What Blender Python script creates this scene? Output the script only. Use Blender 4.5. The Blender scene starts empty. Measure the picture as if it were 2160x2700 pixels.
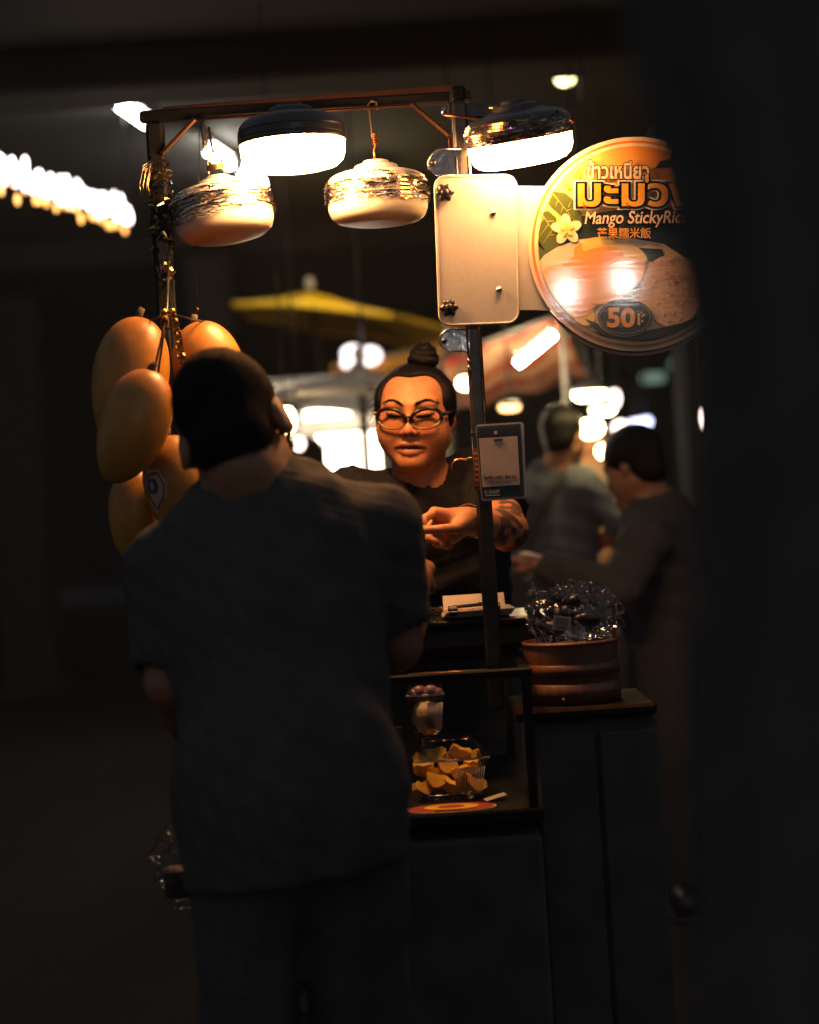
import bpy, math, random
import numpy as np
from mathutils import Vector, Matrix, Euler

random.seed(7)
rng = np.random.default_rng(7)
S = bpy.context.scene
COL = S.collection
R = math.radians

# ------------------------------------------------------------------ camera
ROLL = R(3.6)
CAMZ = 1.28
cam_d = bpy.data.cameras.new('camera')
cam = bpy.data.objects.new('camera', cam_d)
COL.objects.link(cam)
cam.location = (0, 0, CAMZ)
cam.rotation_euler = (R(90), ROLL, 0)
cam_d.sensor_fit = 'HORIZONTAL'
cam_d.sensor_width = 24
cam_d.lens = 50
cam_d.clip_start = 0.05
cam_d.clip_end = 400
cam_d.dof.use_dof = True
cam_d.dof.focus_distance = 3.42
cam_d.dof.aperture_fstop = 1.4
S.camera = cam

# ------------------------------------------------------------------ world: light polluted night sky
W = bpy.data.worlds.new('World')
S.world = W
W.use_nodes = True
bg = W.node_tree.nodes['Background']
bg.inputs[0].default_value = (0.86, 0.92, 1.05, 1)
bg.inputs[1].default_value = 0.125

S.view_settings.view_transform = 'Standard'
S.view_settings.look = 'None'
S.view_settings.exposure = 0
S.view_settings.gamma = 1
S.view_settings.use_curve_mapping = False
S.render.engine = 'CYCLES'
S.cycles.use_denoising = True
S.cycles.max_bounces = 6
S.cycles.diffuse_bounces = 3
S.cycles.glossy_bounces = 3
S.cycles.transparent_max_bounces = 16
S.cycles.sample_clamp_indirect = 4.0
S.cycles.caustics_reflective = False
S.cycles.caustics_refractive = False

LAMP_E = 138.0
LAMP_C = (1.0, 0.45, 0.15)


def P(px, py, Y):
    """photo pixel (2160 x 2700) at distance Y -> world point"""
    u = (px - 1080) / 4500
    v = (1350 - py) / 4500
    c, s = math.cos(ROLL), math.sin(ROLL)
    return Vector(((u * c + v * s) * Y, Y, CAMZ + (-u * s + v * c) * Y))


# ------------------------------------------------------------------ materials
def mat(name, col=(.5, .5, .5), rough=.5, metal=0., spec=.5, emit=None, estr=0., vary=.12, scale=30., bump=0., bscale=80.,
        attr=None, coat=0., sheen=0., stretch=None):
    m = bpy.data.materials.new(name)
    m.use_nodes = True
    nt = m.node_tree
    b = nt.nodes['Principled BSDF']
    b.inputs['Roughness'].default_value = rough
    b.inputs['Metallic'].default_value = metal
    b.inputs['Specular IOR Level'].default_value = spec
    b.inputs['Coat Weight'].default_value = coat
    b.inputs['Sheen Weight'].default_value = sheen
    tc = nt.nodes.new('ShaderNodeTexCoord')
    vec = tc.outputs['Object']
    if stretch:
        mp = nt.nodes.new('ShaderNodeMapping')
        mp.inputs['Scale'].default_value = stretch
        nt.links.new(vec, mp.inputs['Vector'])
        vec = mp.outputs['Vector']
    n = nt.nodes.new('ShaderNodeTexNoise')
    n.inputs['Scale'].default_value = scale
    n.inputs['Detail'].default_value = 5
    nt.links.new(vec, n.inputs['Vector'])
    mr = nt.nodes.new('ShaderNodeMapRange')
    mr.inputs['From Min'].default_value = .3
    mr.inputs['From Max'].default_value = .7
    mr.inputs['To Min'].default_value = 1 - vary
    mr.inputs['To Max'].default_value = 1 + vary
    nt.links.new(n.outputs['Fac'], mr.inputs['Value'])
    mx = nt.nodes.new('ShaderNodeMix')
    mx.data_type = 'RGBA'
    mx.blend_type = 'MULTIPLY'
    mx.inputs['Factor'].default_value = 1
    mx.inputs['A'].default_value = (*col, 1)
    if attr:
        a = nt.nodes.new('ShaderNodeAttribute')
        a.attribute_name = attr
        nt.links.new(a.outputs['Color'], mx.inputs['A'])
    nt.links.new(mr.outputs['Result'], mx.inputs['B'])
    nt.links.new(mx.outputs['Result'], b.inputs['Base Color'])
    if bump:
        n2 = nt.nodes.new('ShaderNodeTexNoise')
        n2.inputs['Scale'].default_value = bscale
        n2.inputs['Detail'].default_value = 4
        nt.links.new(vec, n2.inputs['Vector'])
        bp = nt.nodes.new('ShaderNodeBump')
        bp.inputs['Strength'].default_value = min(1, bump)
        bp.inputs['Distance'].default_value = .004
        nt.links.new(n2.outputs['Fac'], bp.inputs['Height'])
        nt.links.new(bp.outputs['Normal'], b.inputs['Normal'])
    if emit:
        b.inputs['Emission Color'].default_value = (*emit, 1)
        b.inputs['Emission Strength'].default_value = estr
    return m


def clear_mat(name, tint=(1, 1, 1), gloss=.12, rough=.08, bump=0., bscale=60):
    m = bpy.data.materials.new(name)
    m.use_nodes = True
    nt = m.node_tree
    nt.nodes.remove(nt.nodes['Principled BSDF'])
    out = nt.nodes['Material Output']
    tr = nt.nodes.new('ShaderNodeBsdfTransparent')
    tr.inputs[0].default_value = (*tint, 1)
    gl = nt.nodes.new('ShaderNodeBsdfGlossy')
    gl.inputs['Roughness'].default_value = rough
    fr = nt.nodes.new('ShaderNodeLayerWeight')
    fr.inputs['Blend'].default_value = gloss
    mx = nt.nodes.new('ShaderNodeMixShader')
    nt.links.new(fr.outputs['Fresnel'], mx.inputs[0])
    nt.links.new(tr.outputs[0], mx.inputs[1])
    nt.links.new(gl.outputs[0], mx.inputs[2])
    nt.links.new(mx.outputs[0], out.inputs['Surface'])
    if bump:
        tc = nt.nodes.new('ShaderNodeTexCoord')
        n2 = nt.nodes.new('ShaderNodeTexNoise')
        n2.inputs['Scale'].default_value = bscale
        nt.links.new(tc.outputs['Object'], n2.inputs['Vector'])
        bp = nt.nodes.new('ShaderNodeBump')
        bp.inputs['Strength'].default_value = bump
        bp.inputs['Distance'].default_value = .01
        nt.links.new(n2.outputs['Fac'], bp.inputs['Height'])
        nt.links.new(bp.outputs['Normal'], gl.inputs['Normal'])
        nt.links.new(bp.outputs['Normal'], fr.inputs['Normal'])
    return m


def light_mat(name, col, strength):
    return mat(name, (.8, .8, .8), .4, emit=col, estr=strength)


# ------------------------------------------------------------------ object helpers
def tag(o, label=None, cat=None, group=None, kind=None):
    if label: o['label'] = label
    if cat: o['category'] = cat
    if group: o['group'] = group
    if kind: o['kind'] = kind
    return o


def empty(name, loc=(0, 0, 0)):
    o = bpy.data.objects.new(name, None)
    o.empty_display_size = .05
    COL.objects.link(o)
    o.location = loc
    return o


def mk(name, v, f, m, parent=None, smooth=True, local=False, cols=None):
    """mesh object; v in world coordinates (or the parent's frame when local)"""
    me = bpy.data.meshes.new(name)
    if isinstance(v, np.ndarray):
        v = v.tolist()
    if isinstance(f, np.ndarray):
        f = f.tolist()
    me.from_pydata([tuple(p) for p in v], [], f)
    me.validate()
    me.update()
    if smooth:
        me.polygons.foreach_set('use_smooth', [True] * len(me.polygons))
    ms = m if isinstance(m, (list, tuple)) else [m]
    for q in ms:
        me.materials.append(q)
    if cols is not None:
        a = me.color_attributes.new('tint', 'FLOAT_COLOR', 'POINT')
        c4 = np.ones((len(me.vertices), 4), np.float32)
        c4[:, :3] = cols
        a.data.foreach_set('color', c4.ravel())
    o = bpy.data.objects.new(name, me)
    COL.objects.link(o)
    if parent:
        o.parent = parent
        if not local:
            if parent.type == 'EMPTY':                  # meshes built in world space sit at the origin
                o.matrix_parent_inverse = Matrix.Translation(-parent.location)
    return o


def copy_tree(o, parent=None):
    c = o.copy()
    COL.objects.link(c)
    if parent:
        c.parent = parent
    for ch in list(o.children):
        copy_tree(ch, c)
    return c


class MB:
    def __init__(self):
        self.v, self.f = [], []

    def add(self, v, f):
        n = len(self.v)
        self.v += [tuple(p) for p in v]
        self.f += [tuple(i + n for i in q) for q in f]
        return self

    def box(self, c, s, rot=None):
        x, y, z = [q / 2 for q in s]
        vs = [Vector((a * x, b * y, d * z)) for a in (-1, 1) for b in (-1, 1) for d in (-1, 1)]
        if rot is not None:
            vs = [rot @ p for p in vs]
        vs = [p + Vector(c) for p in vs]
        return self.add(vs, [(0, 1, 3, 2), (4, 6, 7, 5), (0, 4, 5, 1), (2, 3, 7, 6), (0, 2, 6, 4), (1, 5, 7, 3)])

    def bbox(self, c, s, b=.004, rot=None):
        """box with chamfered edges"""
        x, y, z = [q / 2 for q in s]
        b = min(b, x * .9, y * .9, z * .9)
        vs, idx = [], {}
        for sx in (-1, 1):
            for sy in (-1, 1):
                for sz in (-1, 1):
                    for ax in range(3):
                        p = [sx * (x - b), sy * (y - b), sz * (z - b)]
                        p[ax] += (sx, sy, sz)[ax] * b
                        idx[(sx, sy, sz, ax)] = len(vs)
                        vs.append(Vector(p))
        fs = []
        for ax in range(3):
            o1, o2 = [a for a in range(3) if a != ax]
            for s_ in (-1, 1):
                q = []
                for a, c_ in ((-1, -1), (1, -1), (1, 1), (-1, 1)):
                    k = [0, 0, 0]
                    k[ax], k[o1], k[o2] = s_, a, c_
                    q.append(idx[(*k, ax)])
                fs.append(q)
                # edges along ax
            for a in (-1, 1):
                for c_ in (-1, 1):
                    k1 = [0, 0, 0]
                    k2 = [0, 0, 0]
                    k1[ax], k1[o1], k1[o2] = -1, a, c_
                    k2[ax], k2[o1], k2[o2] = 1, a, c_
                    fs.append([idx[(*k1, o1)], idx[(*k2, o1)], idx[(*k2, o2)], idx[(*k1, o2)]])
        for sx in (-1, 1):
            for sy in (-1, 1):
                for sz in (-1, 1):
                    fs.append([idx[(sx, sy, sz, a)] for a in range(3)])
        if rot is not None:
            vs = [rot @ p for p in vs]
        return self.add([p + Vector(c) for p in vs], fs)

    def bar(self, a, b, w, d=None):
        """square bar between two points"""
        a, b = Vector(a), Vector(b)
        d = d or w
        t = b - a
        rot = t.to_track_quat('Z', 'Y').to_matrix()
        return self.bbox((a + b) / 2, (w, d, t.length), min(w, d) * .18, rot)

    def tube(self, pts, r, seg=8, caps=True):
        pts = [Vector(p) for p in pts]
        rs = r if isinstance(r, (list, tuple)) else [r] * len(pts)
        n0 = len(self.v)
        ref = None
        for i, p in enumerate(pts):
            t = (pts[min(i + 1, len(pts) - 1)] - pts[max(i - 1, 0)]).normalized()
            if ref is None:
                ref = t.orthogonal().normalized()
            else:
                ref = (ref - t * ref.dot(t)).normalized()
            bn = t.cross(ref)
            for k in range(seg):
                a = 2 * math.pi * k / seg
                self.v.append(tuple(p + (ref * math.cos(a) + bn * math.sin(a)) * rs[i]))
        for i in range(len(pts) - 1):
            for k in range(seg):
                k2 = (k + 1) % seg
                self.f.append((n0 + i * seg + k, n0 + i * seg + k2, n0 + (i + 1) * seg + k2, n0 + (i + 1) * seg + k))
        if caps:
            self.f.append(tuple(n0 + k for k in range(seg))[::-1])
            self.f.append(tuple(n0 + (len(pts) - 1) * seg + k for k in range(seg)))
        return self

    def lathe(self, prof, seg=48, c=(0, 0, 0), wob=None):
        n0 = len(self.v)
        c = Vector(c)
        for (r, z) in prof:
            for k in range(seg):
                a = 2 * math.pi * k / seg
                rr = max(r, 1e-5)
                if wob: rr *= wob(a, z)
                self.v.append((c.x + rr * math.cos(a), c.y + rr * math.sin(a), c.z + z))
        for i in range(len(prof) - 1):
            for k in range(seg):
                k2 = (k + 1) % seg
                self.f.append((n0 + i * seg + k, n0 + i * seg + k2, n0 + (i + 1) * seg + k2, n0 + (i + 1) * seg + k))
        return self

    def sphere(self, c, r, seg=16, rings=10, sc=(1, 1, 1)):
        prof = [(math.sin(math.pi * i / rings), -math.cos(math.pi * i / rings)) for i in range(rings + 1)]
        n0 = len(self.v)
        self.lathe(prof, seg)
        for i in range(n0, len(self.v)):
            x, y, z = self.v[i]
            self.v[i] = (c[0] + x * r * sc[0], c[1] + y * r * sc[1], c[2] + z * r * sc[2])
        return self

    def prism(self, poly, nrm, th):
        """flat polygon extruded by th along nrm"""
        n = len(poly)
        nrm = Vector(nrm) * th
        vs = [Vector(p) for p in poly] + [Vector(p) + nrm for p in poly]
        fs = [tuple(range(n))[::-1], tuple(range(n, 2 * n))]
        for i in range(n):
            j = (i + 1) % n
            fs.append((i, j, n + j, n + i))
        return self.add(vs, fs)

    def build(self, name, m, parent=None, smooth=True, local=False, cols=None):
        return mk(name, self.v, self.f, m, parent, smooth, local, cols)


def edge_smooth(o, ang=40):
    """mark sharp edges by angle so that bevelled solids shade well"""
    me = o.data
    me.polygons.foreach_set('use_smooth', [True] * len(me.polygons))
    try:
        me.set_sharp_from_angle(angle=R(ang))
    except Exception:
        pass
    return o


# ------------------------------------------------------------------ implicit surfaces (numpy surface nets)
BIG = .25


class Field:
    def __init__(self, xs, ys, zs):
        self.ax = [np.asarray(a, np.float32) for a in (xs, ys, zs)]
        self.F = np.full([len(a) for a in self.ax], BIG, np.float32)

    def _sl(self, lo, hi):
        s = []
        for a, l, h in zip(self.ax, lo, hi):
            i, j = np.searchsorted(a, l), np.searchsorted(a, h)
            s.append(slice(max(0, i - 1), min(len(a), j + 1)))
        return tuple(s)

    def _g(self, s):
        return np.meshgrid(*[a[q] for a, q in zip(self.ax, s)], indexing='ij', sparse=True)

    def _put(self, s, d, k, sub):
        F = self.F[s]
        if sub:
            a, b = F, -d
            h = np.maximum(k - np.abs(a - b), 0)
            self.F[s] = np.maximum(a, b) + h * h / (4 * k)
        else:
            h = np.maximum(k - np.abs(F - d), 0)
            self.F[s] = np.minimum(F, d) - h * h / (4 * k)

    def ell(self, c, r, rot=None, k=.01, sub=False):
        c = np.array(c, float)
        pad = max(r) + k + .02
        s = self._sl(c - pad, c + pad)
        if any(q.stop <= q.start for q in s): return self
        X, Y, Z = self._g(s)
        X, Y, Z = X - c[0], Y - c[1], Z - c[2]
        if rot is not None:
            m = np.array(rot)  # columns = local axes in world
            X, Y, Z = (m[0, 0] * X + m[1, 0] * Y + m[2, 0] * Z, m[0, 1] * X + m[1, 1] * Y + m[2, 1] * Z, m[0, 2] * X + m[1, 2] * Y + m[2, 2] * Z)
        k0 = np.sqrt((X / r[0]) ** 2 + (Y / r[1]) ** 2 + (Z / r[2]) ** 2)
        k1 = np.sqrt((X / r[0] ** 2) ** 2 + (Y / r[1] ** 2) ** 2 + (Z / r[2] ** 2) ** 2) + 1e-9
        self._put(s, (k0 * (k0 - 1) / k1).astype(np.float32), k, sub)
        return self

    def cap(self, a, b, ra, rb=None, k=.01, sub=False):
        rb = ra if rb is None else rb
        a, b = np.array(a, float), np.array(b, float)
        pad = max(ra, rb) + k + .02
        s = self._sl(np.minimum(a, b) - pad, np.maximum(a, b) + pad)
        if any(q.stop <= q.start for q in s): return self
        X, Y, Z = self._g(s)
        d = b - a
        L2 = float(d @ d) + 1e-12
        t = np.clip(((X - a[0]) * d[0] + (Y - a[1]) * d[1] + (Z - a[2]) * d[2]) / L2, 0, 1)
        D = np.sqrt((X - a[0] - t * d[0]) ** 2 + (Y - a[1] - t * d[1]) ** 2 + (Z - a[2] - t * d[2]) ** 2) - (ra + (rb - ra) * t)
        self._put(s, D.astype(np.float32), k, sub)
        return self

    def plane(self, p, n, k=.004):
        """keep only the side behind the plane (n points to what is cut away)"""
        n = np.array(n, float)
        n /= np.linalg.norm(n)
        X, Y, Z = self._g((slice(None),) * 3)
        d = ((X - p[0]) * n[0] + (Y - p[1]) * n[1] + (Z - p[2]) * n[2]).astype(np.float32)
        self._put((slice(None),) * 3, -d, k, True)
        return self

    def ripple(self, amp, freq, seed=0):
        r = np.random.default_rng(seed)
        X, Y, Z = self._g((slice(None),) * 3)
        for i in range(5):
            w = r.normal(size=3) * freq * (1 + .5 * i)
            ph = r.uniform(0, 6.28)
            self.F += (amp / (1 + .6 * i) * np.sin(X * w[0] + Y * w[1] + Z * w[2] + ph)).astype(np.float32)
        return self

    def mesh(self):
        F = self.F
        F[0], F[-1] = np.maximum(F[0], .01), np.maximum(F[-1], .01)
        F[:, 0], F[:, -1] = np.maximum(F[:, 0], .01), np.maximum(F[:, -1], .01)
        F[:, :, 0], F[:, :, -1] = np.maximum(F[:, :, 0], .01), np.maximum(F[:, :, -1], .01)
        ins = F < 0
        cnt = np.zeros([n - 1 for n in F.shape], np.int8)
        for i in (0, 1):
            for j in (0, 1):
                for k in (0, 1):
                    cnt += ins[i:ins.shape[0] - 1 + i, j:ins.shape[1] - 1 + j, k:ins.shape[2] - 1 + k]
        act = (cnt > 0) & (cnt < 8)
        ci = np.argwhere(act)
        idx = np.full(act.shape, -1, np.int32)
        idx[act] = np.arange(len(ci))
        acc = np.zeros((len(ci), 3))
        nn = np.zeros(len(ci))
        A = self.ax
        off = [(i, j, k) for i in (0, 1) for j in (0, 1) for k in (0, 1)]
        fv = {o: F[ci[:, 0] + o[0], ci[:, 1] + o[1], ci[:, 2] + o[2]] for o in off}
        pv = {o: np.stack([A[0][ci[:, 0] + o[0]], A[1][ci[:, 1] + o[1]], A[2][ci[:, 2] + o[2]]], 1) for o in off}
        for a in off:
            for ax in range(3):
                if a[ax]: continue
                b = tuple(1 if q == ax else a[q] for q in range(3))
                fa, fb = fv[a], fv[b]
                c = (fa < 0) != (fb < 0)
                t = np.where(c, fa / (fa - fb + 1e-12), 0)[:, None]
                acc += np.where(c[:, None], pv[a] + (pv[b] - pv[a]) * t, 0)
                nn += c
        V = acc / np.maximum(nn, 1)[:, None]
        faces = []
        for ax in range(3):
            sl0, sl1 = [slice(None)] * 3, [slice(None)] * 3
            sl0[ax], sl1[ax] = slice(0, -1), slice(1, None)
            a, b = ins[tuple(sl0)], ins[tuple(sl1)]
            e = np.argwhere(a != b)
            fl = a[tuple(e.T)]
            u, w = [(1, 2), (2, 0), (0, 1)][ax]
            ok = (e[:, u] > 0) & (e[:, w] > 0) & (e[:, u] < F.shape[u] - 1) & (e[:, w] < F.shape[w] - 1)
            e, fl = e[ok], fl[ok]
            q = []
            for du, dw in ((0, 0), (1, 0), (1, 1), (0, 1)):
                c = e.copy()
                c[:, u] -= du
                c[:, w] -= dw
                q.append(idx[c[:, 0], c[:, 1], c[:, 2]])
            q = np.stack(q, 1)
            q[~fl] = q[~fl][:, ::-1]
            faces.append(q)
        return V, np.concatenate(faces)


def axis(*segs):
    """axis((lo, hi, step), ...) -> one rising array"""
    out = []
    for lo, hi, st in segs:
        n = max(1, int(round((hi - lo) / st)))
        out.append(np.linspace(lo, hi, n, endpoint=False))
    out.append([segs[-1][1]])
    return np.concatenate(out)


class Head:
    """head frame: x = picture right when it faces the camera, -y = where the face looks, z = up"""

    def __init__(self, c, yaw=0, pitch=0, roll=0, s=1.):
        self.c = Vector(c)
        self.M = (Euler((0, 0, yaw)).to_matrix() @ Euler((0, roll, 0)).to_matrix() @ Euler((pitch, 0, 0)).to_matrix())
        self.s = s
        self.Mn = np.array(self.M)

    def w(self, p):
        return self.c + self.M @ (Vector(p) * self.s)

    def loc(self, V):
        return (np.asarray(V) - np.array(self.c)) @ self.Mn / self.s

    def ell(self, F, p, r, rot=None, k=.01, sub=False):
        m = self.M if rot is None else self.M @ rot
        F.ell(self.w(p), [q * self.s for q in r], m, k * self.s, sub)

    def cap(self, F, a, b, ra, rb=None, k=.01, sub=False):
        F.cap(self.w(a), self.w(b), ra * self.s, (rb if rb is not None else ra) * self.s, k * self.s, sub)


BROW = [(.0125, .0175), (.022, .0225), (.033, .0272), (.044, .0275), (.056, .0215)]
LASH = [(.0145, -.0058), (.021, -.0054), (.031, -.0060), (.041, -.0050), (.0495, -.0010)]


def seg_dist(x, z, poly):
    d = np.full(x.shape, 9.)
    for (x0, z0), (x1, z1) in zip(poly[:-1], poly[1:]):
        dx, dz = x1 - x0, z1 - z0
        t = np.clip(((x - x0) * dx + (z - z0) * dz) / (dx * dx + dz * dz), 0, 1)
        d = np.minimum(d, np.hypot(x - x0 - t * dx, z - z0 - t * dz))
    return d


def put_head(F, H, plump=0., low=0., ear=1.):
    pl = plump
    H.ell(F, (0, .014, .032 - low * .4), (.074 + low * .2, .094, .084 - low * .6), k=.02)
    H.ell(F, (0, -.028, -.026), (.0615 + pl * .6, .062, .081), k=.03)
    for s in (-1, 1):
        H.ell(F, (s * .035, -.050, -.040), (.0305 + pl * .7, .033, .038), k=.028)
        H.cap(F, (s * (.0450 + pl * .3), -.008, -.058), (s * .012, -.066, -.099), .0205 + pl * .4, .0175, k=.030)
        H.cap(F, (s * .014, -.083, .019), (s * .046, -.07, .021), .0085, .008, k=.016)
    H.ell(F, (0, -.074, -.1), (.021, .016, .016), k=.02)
    for s in (-1, 1):
        H.ell(F, (s * .031, -.1, -.001), (.0155, .012, .0095), k=.014, sub=True)
        H.ell(F, (s * .031, -.0755, -.002), (.0145, .0125, .0125), k=.003)
    H.cap(F, (0, -.084, .012), (0, -.101, -.030), .0055, .0085, k=.012)
    H.ell(F, (0, -.104, -.036), (.0105, .0095, .0085), k=.007)
    for s in (-1, 1):
        H.ell(F, (s * .0125, -.095, -.039), (.0085, .0095, .0072), k=.006)
        H.ell(F, (s * .0075, -.099, -.0455), (.0036, .005, .003), k=.003, sub=True)
    H.ell(F, (0, -.083, -.066), (.024, .011, .016), k=.012)
    up = [(-.031, -.0765, -.0725), (-.011, -.0925, -.0645), (0, -.0945, -.0660), (.011, -.0925, -.0645), (.031, -.0765, -.0725)]
    lo = [(-.026, -.0780, -.0755), (-.011, -.0905, -.0808), (0, -.0930, -.0822), (.011, -.0905, -.0808), (.026, -.0780, -.0755)]
    for a, b in zip(up[:-1], up[1:]):
        H.cap(F, a, b, .0048, k=.003)
    for a, b in zip(lo[:-1], lo[1:]):
        H.cap(F, a, b, .0060, k=.003)
    mo = [(-.021, -.0845, -.0725), (-.008, -.0975, -.0720), (.008, -.0975, -.0720), (.021, -.0845, -.0725)]
    for a, b in zip(mo[:-1], mo[1:]):
        H.cap(F, a, b, .0024, k=.002, sub=True)
    for s in (-1, 1):
        rot = Euler((0, s * R(-8), s * R(28))).to_matrix()
        o_ = .077 + (ear - 1) * .010
        H.ell(F, (s * o_, .012, -.008), (.0075 * ear, .019 * ear, .031 * ear), rot=rot, k=.006)
        H.ell(F, (s * (o_ + .008 * ear), .006, -.004), (.0055 * ear, .011 * ear, .018 * ear), rot=rot, k=.005, sub=True)
        H.ell(F, (s * .074, .006, -.034), (.006, .008, .010), k=.006)
        if ear > 1:
            H.ell(F, (s * .073, .016, -.010), (.012, .014, .026), rot=rot, k=.008)


def skin_cols(V, H, base, tattoo=None):
    L = H.loc(V)
    x, y, z = L[:, 0], L[:, 1], L[:, 2]
    C = np.tile(np.array(base, np.float32), (len(V), 1))
    face = (y < -.02) & (np.abs(z) < .14) & (np.abs(x) < .09)
    f = face.astype(float)
    # ruddy cheeks and nose
    red = f * (np.exp(-(((np.abs(x) - .038) / .022) ** 2 + ((z + .035) / .022) ** 2)) * .5 + np.exp(-((x / .013) ** 2 + ((z + .034) / .014) ** 2)) * .4)
    C *= 1 + red[:, None] * np.array([.04, -.28, -.3])
    ax_ = np.abs(x)

    def blend(m, col):
        nonlocal C
        m = np.clip(m, 0, 1)[:, None]
        C = C * (1 - m) + np.array(col) * m

    zc = np.where(ax_ < .011, -.0715 + .0 * ax_, -.0715)
    lipd = np.hypot(np.maximum(np.abs(x) - .014, 0) * .52, (z - zc) * (1 + (np.abs(x) / .029) ** 2 * .9))
    lm = f * (y < -.072) * np.clip((.0126 - lipd) / .003, 0, 1)
    blend(lm * (z < -.0715), (.30, .085, .048))
    blend(lm * (z >= -.0715), (.15, .042, .027))  # upper lip darker than the lower: its shade is put into the tint
    blend(f * (y < -.07) * np.clip((.0034 - np.abs(z + .0718 + .02 * np.maximum(ax_ - .016, 0))) / .0012, 0, 1) * (np.abs(x) < .034), (.035, .012, .010))  # shade of the mouth gap, painted as a dark line
    bd = seg_dist(ax_, z, BROW)
    blend(f * (y < -.05) * np.clip((.0050 - bd) / .004, 0, 1) * .6, (.08, .04, .02))
    ld = seg_dist(ax_, z, LASH)
    blend(f * (y < -.05) * np.clip((.0036 - ld) / .0018, 0, 1) * .97, (.012, .008, .007))
    nd = np.hypot((ax_ - .0072) / 1.2, z + .046)
    blend(f * (y < -.085) * np.clip((.0038 - nd) / .002, 0, 1), (.05, .02, .015))
    if tattoo is not None:
        a, b, lo, hi = tattoo
        a, d = np.array(a), np.array(b) - np.array(a)
        t = ((V - a) @ d) / (d @ d)
        D = np.linalg.norm(V - a - np.clip(t, 0, 1)[:, None] * d, axis=1)
        n = np.sin(V[:, 0] * 160 + 3 * np.sin(V[:, 2] * 90)) + np.sin(V[:, 2] * 190 + V[:, 1] * 120) + np.sin(V[:, 0] * 70 - V[:, 2] * 60)
        blend(((t > lo) & (t < hi) & (D < .07)) * np.clip((n + .7) / .5, 0, 1) * .85, (.035, .035, .032))
    return C


def put_hand(F, wrist, tips, r=.0085, palm=None, k=.005):
    """tips: five chains [(knuckle), (mid), (tip)], thumb first"""
    w = Vector(wrist)
    for i, ch in enumerate(tips):
        ch = [Vector(p) for p in ch]
        rr = r * (1.12 if i == 0 else (1, 1.02, .97, .86)[i - 1])
        F.cap(w + (ch[0] - w) * .15, ch[0], .017, .0125, k=.016)
        for a, b, m in zip(ch[:-1], ch[1:], (1.06, .95, .86)):
            F.cap(a, b, rr * m * 1.05, rr * m * .93, k=k)


def simple_hand(F, wrist, d, nrm, s=1., curl=.5, side=1):
    """relaxed hand: d = pointing direction, nrm = back of the hand"""
    d = Vector(d).normalized()
    nrm = (Vector(nrm) - d * Vector(nrm).dot(d)).normalized()
    u = d.cross(nrm) * side
    w = Vector(wrist)
    ch = [[w + d * .035 * s + u * .03 * s - nrm * .008, w + d * .06 * s + u * .045 * s - nrm * .02 * s, w + d * .085 * s + u * .035 * s - nrm * .03 * s]]
    for i, (o, L) in enumerate(((.028, .075), (.009, .084), (-.01, .078), (-.028, .06))):
        kn = w + d * (.09 - .004 * i) * s + u * o * s
        a = curl
        m1 = kn + (d * math.cos(a) - nrm * math.sin(a)) * L * .5 * s
        m2 = m1 + (d * math.cos(2 * a) - nrm * math.sin(2 * a)) * L * .3 * s
        m3 = m2 + (d * math.cos(2.8 * a) - nrm * math.sin(2.8 * a)) * L * .25 * s
        ch.append([kn, m1, m2, m3])
    put_hand(F, wrist, ch, .0082 * s)


MATS = {}


def M(name, *a, **k):
    if name not in MATS:
        MATS[name] = mat(name, *a, **k)
    return MATS[name]


M('black_cloth', (.055, .053, .053), .95, spec=.2, vary=.2, scale=200, bump=.35, bscale=260)
M('dark_cloth', (.055, .054, .055), .95, spec=.2, vary=.2, scale=120, bump=.4, bscale=120)
M('grey_cloth', (.10, .112, .125), .9, vary=.2, scale=60, bump=.4, bscale=90)
M('tan_cloth', (.42, .27, .15), .9, vary=.15, scale=40)
M('hair', (.005, .004, .0035), .42, spec=.16, vary=.4, scale=60, stretch=(5, 1, 1), bump=.7, bscale=190)
M('buzz_hair', (.008, .0055, .0045), .85, spec=.12, vary=.3, scale=220, bump=.8, bscale=420)
M('skin', (.45, .22, .12), .46, spec=.45, attr='tint', vary=.13, scale=70, bump=.22, bscale=330)
M('steel', (.45, .44, .43), .22, metal=1, vary=.2, scale=25)
M('dark_steel', (.055, .052, .05), .35, metal=.7, vary=.3, scale=40)
M('black_plastic', (.015, .015, .016), .35, vary=.2)
M('white_plastic', (.62, .60, .56), .42, vary=.06)
M('gold_foil', (.55, .33, .09), .25, metal=1, vary=.5, scale=60, bump=.6, bscale=120)
M('silver_wire', (.6, .58, .55), .2, metal=1, vary=.3)


# ------------------------------------------------------------------ setting
def sheet(name, pts, m, kind='structure', th=None):
    mb = MB()
    mb.add(pts, [tuple(range(len(pts)))])
    o = mb.build(name, m, smooth=False)
    o['kind'] = kind
    return o


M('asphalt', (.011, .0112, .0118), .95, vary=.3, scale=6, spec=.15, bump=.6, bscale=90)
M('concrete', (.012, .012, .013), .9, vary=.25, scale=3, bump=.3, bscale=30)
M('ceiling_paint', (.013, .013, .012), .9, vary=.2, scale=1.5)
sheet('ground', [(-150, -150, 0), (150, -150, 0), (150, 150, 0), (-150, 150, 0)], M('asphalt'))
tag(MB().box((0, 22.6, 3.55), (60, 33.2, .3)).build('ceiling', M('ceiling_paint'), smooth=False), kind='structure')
tag(MB().box((0, 30, 1.85), (60, .4, 3.1)).build('back_wall', M('concrete'), smooth=False), kind='structure')

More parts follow.
